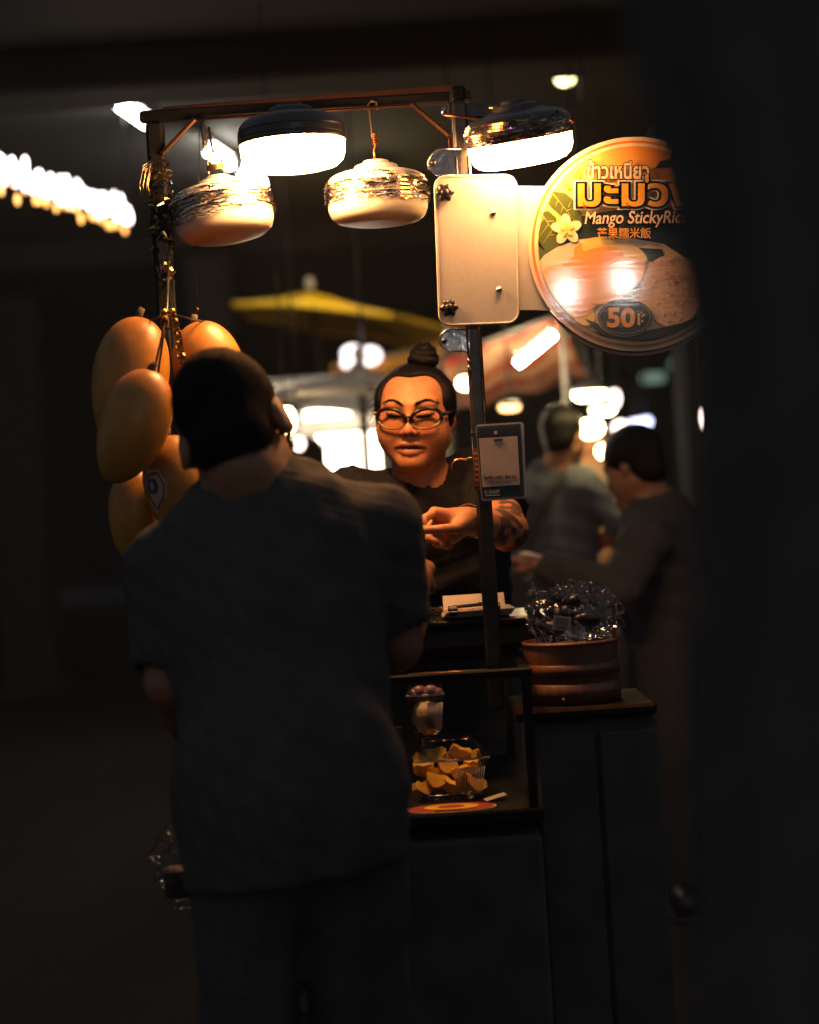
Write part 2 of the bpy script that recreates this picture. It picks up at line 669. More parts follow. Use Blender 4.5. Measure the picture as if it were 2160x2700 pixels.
hz = bpy.data.materials.new('shadow_lift_haze')  # thin scattering volume added to lift the dark tones
hz.use_nodes = True
hz.node_tree.nodes.remove(hz.node_tree.nodes['Principled BSDF'])
pv = hz.node_tree.nodes.new('ShaderNodeVolumePrincipled')
pv.inputs['Color'].default_value = (.92, .95, 1, 1)
pv.inputs['Density'].default_value = .0018
pv.inputs['Anisotropy'].default_value = -.5
hz.node_tree.links.new(pv.outputs[0], hz.node_tree.nodes['Material Output'].inputs['Volume'])
tag(MB().box((0, 0, 1.5), (320, 320, 5.0)).build('lift_haze', hz, smooth=False), kind='stuff')

# concrete beams under the hall roof
for i, Y in enumerate((7.6, 12.5, 18.0)):
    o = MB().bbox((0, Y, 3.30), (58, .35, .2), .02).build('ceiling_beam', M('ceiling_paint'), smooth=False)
    tag(o, kind='structure')

# columns of the hall
for i, (px, Y, w) in enumerate(((590, 12.0, .32), (60, 13.5, .4), (1905, 9.5, .4))):
    c = P(px, 1350, Y)
    t = empty('concrete_column', (c.x, Y, 0))
    tag(t, ['slim grey concrete column behind the left lamps and the yellow parasol', 'dark concrete column below the far left end of the fairy lights',
            'dark concrete column behind the people at the right edge'][i], 'column', 'columns of the market hall')
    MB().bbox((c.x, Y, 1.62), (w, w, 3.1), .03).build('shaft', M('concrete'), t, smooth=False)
    MB().bbox((c.x, Y, .055), (w + .12, w + .12, .1), .02).build('base', M('concrete'), t, smooth=False)
    MB().bbox((c.x, Y, 3.26), (w + .16, w + .16, .1), .02).build('capital', M('concrete'), t, smooth=False)

# ceiling tube lights
M('tube_glow', emit=(1, .92, .78), estr=85, col=(.8, .8, .8))
M('round_glow', emit=(1, .80, .38), estr=9, col=(.8, .8, .8))
tubes = [((316, 276), (386, 325)), ((548, 395), (606, 432)), ((638, 448), (690, 485))]
lbl = ['tube light at the far left corner above the stall frame', 'tube light behind the wire hook of the lowest left lamp', 'tube light just under the rim of the black lit lamp']


def on_plane(px, py, z):
    d = P(px, py, 1.0) - Vector((0, 0, CAMZ))
    t = (z - CAMZ) / d.z
    return Vector((0, 0, CAMZ)) + d * t


for i, (a, b) in enumerate(tubes):
    A, B = on_plane(*a, 3.31), on_plane(*b, 3.31)
    c = (A + B) / 2
    t = empty('tube_light', (c.x, c.y, 3.31))
    tag(t, 'lit fluorescent ' + lbl[i], 'ceiling light', 'tube lights under the hall roof')
    MB().tube([A, A.lerp(B, .5), B], .022, 10).build('tube', M('tube_glow'), t)
    up = Vector((0, 0, .055))
    MB().bar(A + up, B + up, .05, .03).build('batten', M('white_plastic'), t, smooth=False)
    for q in (A, B):
        MB().bbox(q + Vector((0, 0, .02)), (.04, .04, .07), .006).build('end_cap', M('white_plastic'), t, smooth=False)
c = on_plane(1490, 205, 3.3)
t = empty('ceiling_lamp', c)
tag(t, 'small round lit ceiling lamp alone above the round sign', 'ceiling light')
MB().lathe([(0, -.03), (.03, -.028), (.045, -.01), (.047, .0)], 24, c).build('glass', M('round_glow'), t)
MB().lathe([(.055, 0), (.058, .02), (.05, .1), (0, .1)], 24, c).build('fitting', M('white_plastic'), t)

# ------------------------------------------------------------------ fairy lights on the left
M('fairy_white', emit=(1, .86, .84), estr=8, col=(.8, .8, .8))
M('fairy_amber', emit=(1, .45, .10), estr=4, col=(.8, .6, .4))
A, B = P(-60, 425, 6.6), P(335, 568, 8.2)
t = empty('fairy_lights', (A.x, A.y, A.z))
tag(t, 'dense string of glowing white and amber fairy lights crossing at upper left', 'fairy lights')
N = 44
cable = []
for i in range(N):
    f = i / (N - 1)
    p = A.lerp(B, f) + Vector((0, 0, .012 * math.sin(i * 1.7)))
    cable.append(p)
MB().tube(cable, .004, 6).build('cable', M('black_plastic'), t)
w0 = MB().sphere((0, 0, 0), .011, 10, 8, (1, 1, 2.0)).build('bulb', M('fairy_white'), t, local=True)
a0 = MB().sphere((0, 0, 0), .010, 10, 8, (1, 1, 1.7)).build('bulb', M('fairy_amber'), t, local=True)
first = {id(w0): True, id(a0): True}
for i, p in enumerate(cable):
    for src, dz in ((w0, .036), (w0, -.012), (a0, -.066)):
        if src is a0 and i % 2: continue
        o = src if first.pop(id(src), None) else src.copy()
        if o is not src: COL.objects.link(o)
        o.parent = t
        o.location = p - A + Vector((random.uniform(-.012, .012), 0, dz + random.uniform(-.02, .02)))
        o.scale = (1, 1, random.uniform(.8, 1.5))
# the two wires that carry the string
for e, q in ((A, Vector((A.x - .05, A.y, 3.4))), (B, Vector((B.x + .02, B.y, 3.4)))):
    MB().tube([e, q], .003, 6).build('hanger_wire', M('black_plastic'), t)

# ------------------------------------------------------------------ parasols, awnings and stalls behind
M('yellow_canvas', (.84, .52, .008), .8, vary=.12, scale=6)
M('orange_canvas', (.62, .27, .03), .8, vary=.12, scale=6)
M('white_canvas', (.66, .62, .60), .85, vary=.1, scale=5)
M('pole_paint', (.10, .10, .10), .6)


def translucent(m, f=.4):
    nt = m.node_tree
    b = nt.nodes['Principled BSDF']
    t_ = nt.nodes.new('ShaderNodeBsdfTranslucent')
    x = nt.nodes.new('ShaderNodeMixShader')
    x.inputs[0].default_value = f
    nt.links.new(b.inputs['Base Color'].links[0].from_socket, t_.inputs[0])
    nt.links.new(b.outputs[0], x.inputs[1])
    nt.links.new(t_.outputs[0], x.inputs[2])
    nt.links.new(x.outputs[0], nt.nodes['Material Output'].inputs['Surface'])
    return m


for k_ in ('orange_canvas', 'white_canvas'):
    translucent(MATS[k_], .3)


def parasol(apex, rim_c, rx, ry, tilt, m, label, name='parasol', n=8, vh=.12, ph=0.2):
    t = empty(name, (rim_c.x, rim_c.y, 0))
    tag(t, label, 'parasol')
    rot = Euler((0, tilt, 0)).to_matrix()
    rim = []
    for k in range(n):
        a = 2 * math.pi * k / n + ph
        rim.append(rim_c + rot @ Vector((rx * math.cos(a), ry * math.sin(a), 0)))
    for k in range(n):                                  # gores, each with a little sag
        a, b = rim[k], rim[(k + 1) % n]
        mid = (a + b) / 2 + (apex - (a + b) / 2) * .04
        g = []
        for i in range(6):
            f = i / 5
            for q in (a, mid, b):
                p = apex.lerp(q, f)
                p.z -= .05 * math.sin(f * math.pi) * (1 if q is mid else .3)
                g.append(p)
        fs = []
        for i in range(5):
            for j in range(2):
                fs.append((i * 3 + j, i * 3 + j + 1, i * 3 + j + 4, i * 3 + j + 3))
        base = len(g)
        for j, q in enumerate((a, mid, b)):
            g.append(q + Vector((0, 0, -vh)))
        for j in range(2):
            fs.append((15 + j, 16 + j, base + j + 1, base + j))
        o = mk('gore', g, fs, m, t)
    for k in range(n):
        MB().tube([apex - Vector((0, 0, .03)), rim[k] - Vector((0, 0, .01))], .008, 6).build('rib', M('pole_paint'), t)
    foot = Vector((rim_c.x + (apex.x - rim_c.x) * .2, rim_c.y, 0))
    MB().tube([foot, apex + Vector((0, 0, .02))], .02, 10).build('pole', M('pole_paint'), t)
    MB().sphere(apex + Vector((0, 0, .05)), .03, 10, 8, (1, 1, 1.4)).build('finial', M('white_plastic'), t)
    MB().lathe([(.25, 0), (.25, .06), (.05, .1), (.03, .25), (0, .25)], 20, (foot.x, foot.y, 0)).build('base', M('concrete'), t)
    return t


parasol(P(818, 768, 11), P(930, 850, 11), .80, .85, R(11), M('yellow_canvas'), 'yellow market parasol between the hanging lamps and the woman', vh=.03, ph=.35)
parasol(P(1190, 890, 9.2), P(1105, 975, 9.2), .48, .6, R(6), M('orange_canvas'), 'amber parasol just above the hair bun of the woman', vh=.05)
parasol(P(950, 965, 7.6), P(960, 1040, 7.6), .40, .7, R(5), M('white_canvas'), 'pale parasol behind the head of the woman', vh=.05, ph=.1)

# striped awning with a tube lamp under it
def striped_mat():
    m = mat('striped_canvas', (.6, .5, .4), .85, vary=.1, scale=5)
    nt = m.node_tree
    mx = [n for n in nt.nodes if n.type == 'MIX'][0]
    a = nt.nodes.new('ShaderNodeAttribute')
    a.attribute_name = 'tint'
    nt.links.new(a.outputs['Color'], mx.inputs['A'])
    return m


def awning(name, A, B, C_, D, label, stripes, nu=28, nv=12, sag=.05):
    t = empty(name, (A.x, A.y, 0))
    tag(t, label, 'awning')
    V, Fc, cols = [], [], []
    for j in range(nv + 1):
        for i in range(nu + 1):
            u, v = i / nu, j / nv
            p = A.lerp(B, u).lerp(D.lerp(C_, u), v)
            p = p + Vector((0, 0, -sag * math.sin(math.pi * v) + .015 * math.sin(u * 17)))
            V.append(p)
            cols.append(stripes(u, v))
    n = len(V)
    V += [p + Vector((0, 0, .004)) for p in V]
    cols = cols + cols
    for j in range(nv):
        for i in range(nu):
            a = j * (nu + 1) + i
            q = (a, a + 1, a + nu + 2, a + nu + 1)
            Fc.append(q)
            Fc.append(tuple(x + n for x in q[::-1]))
    mk('canopy', V, Fc, MATS['striped'] if 'striped' in MATS else MATS.setdefault('striped', translucent(striped_mat(), .35)), t, cols=np.array(cols))
    fr = MB()
    for a, b in ((A, B), (B, C_), (C_, D), (D, A)):
        MB().tube([a + Vector((0, 0, .018)), b + Vector((0, 0, .018))], .012, 8).build('frame_tube', M('pole_paint'), t)
    for q in (A, B, C_, D):
        MB().tube([Vector((q.x, q.y, 0)), q + Vector((0, 0, .01))], .014, 8).build('pole', M('pole_paint'), t)
    return t


def red_white(u, v):
    s = (v * 5.2 + u * .6) % 1.6
    return (.55, .07, .05) if s < .62 else (.70, .42, .26)


awning('striped_awning', P(1165, 955, 7.9), P(1480, 838, 7.9), P(1562, 990, 8.9), P(1165, 1092, 8.9),
       'red and cream striped awning glowing beside the round sign', red_white)
M('hot_tube', emit=(1, .74, .42), estr=280, col=(.8, .8, .8))
a, b = P(1366, 958, 7.66), P(1458, 882, 7.7)
t = empty('tube_light', ((a + b) / 2))
tag(t, 'bright slanting tube lamp under the striped awning', 'tube lamp')
MB().tube([a, a.lerp(b, .5), b], .016, 10).build('tube', M('hot_tube'), t)
up = Vector((0, -.012, .045))
MB().bar(a + up, b + up, .03, .02).build('batten', M('white_plastic'), t, smooth=False)

# ------------------------------------------------------------------ the domed LED lamps
M('diffuser_lit', emit=LAMP_C, estr=LAMP_E, col=(.8, .8, .8))
M('diffuser_lit_weak', emit=LAMP_C, estr=LAMP_E * .56, col=(.8, .8, .8))
M('diffuser_lit_far', emit=(1, .62, .30), estr=30, col=(.8, .8, .8))
M('diffuser_off', (.66, .60, .52), .38, vary=.05, spec=.5)
M('housing_black', (.03, .028, .027), .32, spec=.6, vary=.2)
M('housing_white', (.60, .57, .52), .30, spec=.6, vary=.06)


def tinsel_mat():
    m = mat('tinsel', (.5, .5, .5), .16, metal=1, vary=.5, scale=300, attr='tint')
    return m


MATS['tinsel'] = tinsel_mat()


def holo(r):
    q = r.random()
    if q < .42: c = (.75, .72, .68)
    elif q < .68: c = (.75, .50, .16)
    elif q < .80: c = (.08, .07, .07)
    elif q < .87: c = (.7, .22, .12)
    elif q < .94: c = (.25, .45, .75)
    else: c = (.6, .25, .6)
    k = r.uniform(.5, 1.05)
    return [x * k for x in c]


def tinsel_band(parent, r0, z0, z1, seed, n=520, rough_arc=None, droop=None):
    """a ribbon of crinkled holographic tinsel wound round the rim"""
    r = np.random.default_rng(seed)
    V, Fc, cols = [], [], []
    for i in range(n):
        a = r.uniform(0, 2 * math.pi)
        wild = rough_arc and (rough_arc[0] < a < rough_arc[1])
        L = r.uniform(.08, .30) if not wild else r.uniform(.04, .12)
        h = r.uniform(.0007, .0017) if not wild else r.uniform(.001, .004)
        zlo = z0 + (droop(a) if droop else 0)
        z = r.uniform(zlo, z1)
        sl = r.normal() * (.004 if not wild else .014)
        rad = r0 + r.uniform(.0004, .0022 if not wild else .0045)
        tw = r.normal() * .5
        c = holo(r)
        k = 4
        b = len(V)
        for j in range(k + 1):
            aa = a + L * (j / k - .5)
            zz = z + sl * (j / k - .5) + r.normal() * .0004
            rr = rad - max(0, zz - .022) * .55 + r.normal() * .0004
            for s in (-1, 1):
                V.append(((rr + s * h * math.sin(tw)) * math.cos(aa), (rr + s * h * math.sin(tw)) * math.sin(aa), zz + s * h * math.cos(tw)))
                cols.append(c)
        for j in range(k):
            Fc.append((b + 2 * j, b + 2 * j + 2, b + 2 * j + 3, b + 2 * j + 1))
    # zig-zag wires that hold the ribbon
    for q in range(7):
        b = len(V)
        zc = z0 + (z1 - z0) * (q + .5) / 7
        c = (.7, .62, .5) if q % 2 else (.75, .55, .25)
        m = 220
        for j in range(m + 1):
            aa = 2 * math.pi * j / m
            zz = zc + (.0014 if j % 2 else -.0014) + (droop(aa) * (1 - (q + .5) / 7) if droop else 0)
            for s in (-1, 1):
                rq = r0 + .0022 - max(0, zz - .022) * .55
                V.append((rq * math.cos(aa), rq * math.sin(aa), zz + s * .0006))
                cols.append(c)
        for j in range(m):
            Fc.append((b + 2 * j, b + 2 * j + 2, b + 2 * j + 3, b + 2 * j + 1))
    o = mk('tinsel_band', V, Fc, MATS['tinsel'], parent, smooth=False, local=True, cols=np.array(cols))
    # foil backing band
    mb = MB()
    prof = [(r0 - .0006, z0 + .008), (r0 + .0004, z0 + .02), (r0 + .0004, .022), (r0 + .0004 - (z1 - .022) * .55, z1)]
    mb.lathe(prof, 72)
    mk('foil_band', mb.v, mb.f, M('foil', (.16, .14, .13), .3, metal=1, vary=.6, scale=140, bump=.8, bscale=300), parent, local=True)
    return o


def led_lamp(loc, tilt, lit, black, label, seed=0, tinsel=True, tz=-.010, hook='wire', hook_h=.1, cat='lamp', group='domed LED lamps hanging under the stall frame', droop=None, wild=None, far=False):
    t = empty('dome_lamp', loc)
    t.rotation_euler = tilt
    tag(t, label, cat, group)
    dm = M('diffuser_lit_weak') if far else M('diffuser_lit') if lit else M('diffuser_off')
    hm = M('housing_black') if black else M('housing_white')
    MB().lathe([(0, -.053), (.04, -.0528), (.066, -.0515), (.084, -.047), (.095, -.038), (.1005, -.024), (.1018, -.008), (.1018, .002), (0, .002)], 64).build('diffuser', dm, t, local=True)
    prof = [(.1022, -.002), (.1045, -.002), (.1056, .000), (.1056, .007), (.1046, .0085), (.1056, .010), (.1050, .021), (.1038, .0225), (.1046, .024), (.1015, .033), (.0945, .041),
            (.093, .0425), (.088, .0455), (.076, .0495), (.060, .052), (.0585, .0535), (.056, .0545), (.0545, .054)]
    edge_smooth(MB().lathe(prof, 64).build('housing', hm, t, local=True), 35)
    edge_smooth(MB().lathe([(.0545, .054), (.046, .056), (.044, .064), (.041, .066), (.028, .067), (.026, .0745), (0, .0755)], 40).build('cap', hm, t, local=True), 35)
    if tinsel:
        tinsel_band(t, .1058, tz, .038, seed, droop=droop, rough_arc=wild)
    if hook == 'wire':
        z = .074
        pts = [(-.016, 0, z), (-.0155, 0, z + .02), (-.0145, 0, z + .034), (-.009, 0, z + .044), (-.003, 0, z + .050), (0, 0, z + .056), (0, 0, z + hook_h + .03)]
        mb = MB().tube(pts, .0022, 8)
        mb.tube([(.016, 0, z), (.0155, 0, z + .02), (.0145, 0, z + .034), (.009, 0, z + .044), (.003, 0, z + .050), (0.0022, 0, z + .056)], .0022, 8)
        mb.build('hook', M('gold_wire', (.6, .36, .12), .3, metal=1), t, local=True)
        mb = MB()
        for k in range(4):
            mb.tube([(-.0175, -.0025, z + .016 + k * .003), (0, -.004, z + .017 + k * .003), (.0175, -.0025, z + .018 + k * .003)], .002, 6)
        mb.build('cable_tie', M('gold_wire'), t, local=True)
    elif hook == 'twist':
        z = .074
        pts = [(0, 0, z), (-.003, 0, z + .02), (.002, 0, z + .035), (-.004, 0, z + .05), (-.006, 0, z + hook_h * .7), (-.009, 0, z + hook_h), (-.002, 0, z + hook_h + .008), (.008, 0, z + hook_h + .004), (.009, 0, z + hook_h - .01)]
        MB().tube(pts, .0022, 8).build('hook', M('gold_wire'), t, local=True)
        mb = MB()
        for k in range(5):
            mb.tube([(-.004, 0, z + .034 + k * .005), (0, -.005, z + .036 + k * .005), (.005, 0, z + .037 + k * .005)], .002, 6)
        mb.build('wire_twist', M('copper_wire', (.45, .14, .06), .35, metal=1), t, local=True)
    return t


BARZ = P(800, 292, 3.47).z          # underside height of the stall's top bar
LA = P(771, 376, 3.31)
led_lamp(LA, (R(3), R(-1), 0), True, True, 'lit dome lamp with plain black ribbed housing', tinsel=False, hook=None)
LB = P(1370, 365, 3.31)
led_lamp(LB, (R(13), R(-6.5), 0), True, True, 'lit dome lamp wound with tinsel above the blank beige plate', seed=3, hook=None, far=True, tz=.001)
LC = P(588, 562, 3.46)
led_lamp(LC, (R(-3), R(-6), 0), False, False, 'unlit white dome lamp hanging lowest on a forked wire hook', seed=5, hook_h=.075, 
         droop=lambda a: -.016 * max(0, math.cos(a - R(228))) ** 2)
LD = P(996, 522, 3.46)
led_lamp(LD, (R(1), R(.5), 0), False, False, 'unlit white tinselled dome lamp hanging left of the beige plate', seed=9, hook='twist', hook_h=.115,
         droop=lambda a: -.008 * max(0, math.cos(a - R(285))))

# ------------------------------------------------------------------ the mango stall: frame and glass case
M('frame_paint', (.010, .010, .010), .55, spec=.12, vary=.3, scale=30)
M('copper_edge', (.07, .028, .013), .45, metal=.8)
cart = empty('mango_stall', (0, 3.4, 0))
tag(cart, 'dark metal food stall with lamp frame and glass display case', 'food stall')
YF, YB = 3.47, 3.47
pl_top, pr_top = P(402, 330, YF), P(1226, 300, YF)
XL, XR = P(432, 700, YF).x, P(1262, 1100, YF).x
ZT = P(800, 275, YF).z
MB().bar((XL, YF, .84), (XL, YF, ZT - .018), .036).build('post', M('frame_paint'), cart, smooth=False)
# front pole that carries the plate: chromed square tube
XP = P(1262, 1100, 3.37).x
MB().bar((XP, 3.37, .88), (XP, 3.37, ZT - .04), .031).build('post', M('dark_steel'), cart, smooth=False)
MB().tube([(XP - .013, 3.3495, P(1240, 1000, 3.35).z), (XP - .013, 3.3495, ZT - .15)], .0022, 6).build('edge_strip', M('steel'), cart)
MB().tube([(XP + .012, 3.3495, P(1240, 1180, 3.35).z), (XP + .012, 3.3495, ZT - .15)], .0032, 6).build('edge_strip', M('steel'), cart)
xl, xr = XL - .03, XP + .03
MB().bar((xl, YF, ZT - .006), (xr, YF, ZT - .006), .024, .024).build('top_bar', M('frame_paint'), cart, smooth=False)
MB().bar((XP, 3.37, ZT - .02), (XP, YF - .018, ZT - .02), .03).build('top_bar', M('frame_paint'), cart, smooth=False)
# angle edge that catches light
e1, e2 = P(515, 322, YF - .02), P(1085, 273, YF - .02)
zb = ZT - .020
MB().tube([(e1.x, YF - .0185, zb), (e2.x, YF - .0185, zb)], .0028, 6).build('edge_strip', M('copper_edge'), cart)
b1 = P(440, 412, YF)
b2 = P(1192, 362, YF - .06)
MB().bar((e1.x, YF - .02, zb), (XL + .012, YF - .02, b1.z), .012, .008).build('brace', M('copper_edge'), cart, smooth=False)
MB().bar((e2.x, YF - .03, zb), (XP - .02, 3.4, b2.z), .010, .008).build('brace', M('copper_edge'), cart, smooth=False)
q = P(1192, 362, 3.4)
MB().bar((XP - .02, 3.4, q.z), (XP - .02, 3.4, q.z - .035), .008, .006).build('brace', M('copper_edge'), cart, smooth=False)
# the awning rail above, only its thin lit edge shows
a, b = P(1080, 247, 3.62), P(1202, 233, 3.62)
MB().bar((XL, 3.62, a.z - .005), (b.x, 3.62, b.z - .002), .006, .02).build('rail', M('copper_edge'), cart, smooth=False)


# folded metal brackets on the front pole
def bracket(pl):
    pts = [P(x, y, 3.362) for x, y in pl]
    mb = MB().prism(pts, (0, -1, 0), .010)
    o = mb.build('bracket', M('bracket_steel', (.36, .34, .32), .16, metal=1, vary=.25, scale=18, bump=.5, bscale=22), cart, smooth=False)
    n = len(pts)
    rim = MB()
    c = sum(pts, Vector()) / n
    loop = [p.lerp(c, .03) + Vector((0, -.0105, 0)) for p in pts]
    rim.tube(loop, .0022, 6)
    mk('rim', rim.v, rim.f, M('steel'), o)
    return o


br = bracket([(1216, 394), (1165, 394), (1150, 398), (1136, 410), (1128, 425), (1129, 446), (1136, 452), (1146, 462), (1166, 466), (1216, 466)])
sc = P(1143, 428, 3.349)
MB().tube([sc, sc + Vector((0, -.004, 0))], .0052, 12).build('rivet', M('dark_steel'), br)
br = bracket([(1238, 868), (1188, 868), (1172, 874), (1160, 886), (1158, 906), (1166, 917), (1182, 926), (1228, 928), (1238, 940)])
sc = P(1172, 899, 3.349)
MB().tube([sc, sc + Vector((0, -.004, 0))], .0052, 12).build('rivet', M('dark_steel'), br)

# clamp at the top right corner
cl = empty('lamp_clamp', P(1245, 300, 3.4))
tag(cl, 'dark metal clamp on the corner beside the right lit lamp', 'clamp')
a, b = P(1178, 292, 3.38), P(1312, 296, 3.38)
MB().bar(a, b, .022, .03).build('body', M('dark_steel'), cl, smooth=False)
MB().tube([P(1172, 282, 3.36), P(1171, 302, 3.36)], .006, 8).build('lever', M('steel'), cl)
MB().tube([P(1172, 303, 3.355), P(1225, 310, 3.355), P(1290, 317, 3.355), P(1296, 316, 3.355)], .0022, 6).build('rod', M('copper_wire'), cl)
MB().tube([P(1290, 283, 3.355), P(1312, 284, 3.355), P(1315, 290, 3.355), P(1314, 304, 3.355)], .0032, 6).build('hook', M('gold_wire'), cl)
MB().bar(P(1240, 296, 3.385), (XP, 3.4, ZT - .06), .02).build('stem', M('dark_steel'), cl, smooth=False)

# --- glass case
ZC = P(1190, 1780, 3.10).z                     # top edge of the front pane
xL, xR = -.42, P(1392, 1780, 3.3).x
Yf, Yb = 3.16, 3.88
M('case_paint', (.070, .069, .069), .75, spec=.25, vary=.25, scale=12)
glass = clear_mat('case_glass', (.97, .97, .96), .08, .02)
ZS = P(1190, 2110, 3.28).z - .004              # shelf surface
MB().bbox(((xL + xR) / 2, (Yf + Yb) / 2, ZS / 2 - .02), (xR - xL, Yb - Yf, ZS - .06), .01).build('cabinet', M('case_paint'), cart, smooth=False)
MB().bbox(((xL + xR) / 2, (Yf + Yb) / 2, ZS - .011), (xR - xL + .01, Yb - Yf + .01, .022), .004).build('shelf', M('shelf_paint', (.010, .010, .010), .8, spec=.1), cart, smooth=False)
for x in (xL + .012, xR - .012):
    for y in (Yf + .012, Yb - .012):
        MB().bar((x, y, ZS), (x, y, ZC - .018), .018).build('corner_rail', M('frame_paint'), cart, smooth=False)
for y in (Yf + .012, Yb - .012):
    MB().bar((xL, y, ZC - .010), (xR, y, ZC - .010), .018).build('edge_rail', M('frame_paint'), cart, smooth=False)
for x in (xL + .012, xR - .012):
    MB().bar((x, Yf + .022, ZC - .010), (x, Yb - .022, ZC - .010), .018).build('edge_rail', M('frame_paint'), cart, smooth=False)
MB().tube([(P(1078, 1785, Yf).x, Yf - .001, ZC), (P(1290, 1770, Yf).x, Yf - .001, ZC)], .0016, 6).build('edge_strip', M('gold_wire'), cart)
MB().bbox(((xL + xR) / 2, Yf + .004, (ZS + ZC) / 2 - .008), (xR - xL - .05, .005, ZC - ZS - .03), .001).build('glass_pane', glass, cart, smooth=False)
MB().bbox(((xL + xR) / 2, (Yf + Yb) / 2, ZC + .003), (xR - xL - .004, Yb - Yf, .006), .001).build('glass_pane', glass, cart, smooth=False)
ZM = P(1150, 1940, 3.34).z
MB().bbox(((xL + xR) / 2 - .1, 3.42, ZM - .004), (xR - xL - .30, .26, .006), .001).build('inner_shelf', glass, cart, smooth=False)
MB().bbox(((xL + xR) / 2 - .1, 3.56, (ZM + ZS) / 2), (xR - xL - .3, .01, ZM - ZS - .01), .002).build('inner_panel', M('case_paint'), cart, smooth=False)
for x in (-.5, .45):
    for y in (3.26, 3.78):
        w = MB()
        w.lathe([(0, -.015), (.05, -.015), (.055, -.008), (.055, .008), (.05, .015), (0, .015)], 20)
        rr = Euler((0, R(90), 0)).to_matrix()
        w.v = [tuple(rr @ Vector(p) + Vector((x, y, .056))) for p in w.v]
        w.build('wheel', M('black_plastic'), cart)
        MB().bar((x + .024, y, .05), (x + .024, y, .10), .01, .04).build('castor_fork', M('dark_steel'), cart, smooth=False)

# dark tool box on the glass top, with receipts lying on it
ZB = P(1240, 1628, 3.45).z
bx = empty('tool_box', (.12, 3.58, ZC + .007))
tag(bx, 'black lidded box on the stall top under the order papers', 'box')
MB().bbox((.12, 3.60, (ZC + .008 + ZB) / 2 - .008), (.36, .26, ZB - ZC - .030), .01).build('body', M('black_plastic'), bx, smooth=False)
MB().bbox((.12, 3.60, ZB - .010), (.375, .275, .012), .004).build('lid', M('black_plastic'), bx, smooth=False)

M('paper', (.42, .37, .31), .8, vary=.08, scale=40)
M('red_ink', (.5, .06, .04), .7)
zp = ZB
pad = empty('order_pad', (.13, 3.52, ZB))
tag(pad, 'stack of order papers under dark clips on the black box', 'papers')
a, b = P(1165, 1605, 3.5).x, P(1345, 1598, 3.5).x
for k in range(4):
    MB().bbox(((a + b) / 2 + k * .002, 3.53 - k * .003, zp + .002 + k * .0035), (b - a, .13, .003), .001, Euler((0, 0, R(k * .8))).to_matrix()).build('sheet', M('paper'), pad, smooth=False)
rr = Euler((R(-38), 0, 0)).to_matrix()
MB().bbox(((a + b) / 2, 3.60, zp + .022), (b - a - .01, .055, .002), .0008, Euler((R(35), 0, 0)).to_matrix()).build('sheet', M('paper'), pad, smooth=False)
for k in range(9):
    x = a + .012 + k * .013
    MB().bbox((x, 3.4795 - .012, zp + .0165), (.007, .004, .0008), .0003).build('red_print', M('red_ink'), pad, smooth=False)
for x in (a + .022, P(1308, 1610, 3.46).x):
    c1 = MB().bbox((x, 3.468, zp + .013), (.020, .022, .017), .003).build('clip', M('black_plastic'), pad, smooth=False)
    MB().tube([(x - .008, 3.456, zp + .022), (x - .008, 3.44, zp + .026), (x + .008, 3.44, zp + .026), (x + .008, 3.456, zp + .022)], .0013, 6).build('wire_handle', M('steel'), c1)
pen = empty('pen', (.1, 3.47, zp + .02))
tag(pen, 'slim dark pen lying across the order papers', 'pen')
pa, pb = Vector((a + .03, 3.478, zp + .0215)), Vector((b - .045, 3.50, zp + .0225))
MB().tube([pa, pa.lerp(pb, .04), pa.lerp(pb, .7), pb], [.0012, .0035, .0035, .0035], 10).build('barrel', M('black_plastic'), pen)
MB().tube([pa.lerp(pb, .7) + Vector((0, 0, .0045)), pb + Vector((0, 0, .0045))], .0012, 6).build('pen_clip', M('steel'), pen)
# small bundle of rubber bands and keys beside the papers
kb = empty('key_bunch', P(1148, 1612, 3.46))
tag(kb, 'tangled dark key bunch at the left end of the order papers', 'keys')
r_ = random.Random(4)
for k in range(7):
    c = Vector((a - .018 + r_.uniform(-.014, .012), 3.46 + r_.uniform(-.02, .02), zp + .006 + k * .0025))
    ring = [c + Vector((.010 * math.cos(q), .010 * math.sin(q), .004 * math.sin(q * 2 + k))) for q in [i * math.pi / 6 for i in range(13)]]
    MB().tube(ring, .0015, 6).build('ring', M('gold_wire') if k % 3 == 0 else M('black_plastic'), kb)
    MB().bbox(c + Vector((.004, -.012, .001)), (.006, .022, .002), .0008, Euler((0, r_.uniform(-.4, .4), r_.uniform(-1, 1))).to_matrix()).build('key', M('steel') if k % 2 else M('gold_wire'), kb, smooth=False)

# ------------------------------------------------------------------ the round sign and its plate
YS = 3.335
NRM = Vector((0, -1, 0))
sign = empty('round_sign', P(1675, 643, YS))
tag(sign, 'round mango sticky rice sign on a blank beige plate with star knobs', 'sign')


def gloss(name, col=(.5, .5, .5), **k):
    kk = dict(rough=.06, spec=.42, vary=.05, scale=60, bump=.012, bscale=55, stretch=(.3, 1, 2.2))
    kk.update(k)
    return M(name, col, **kk)


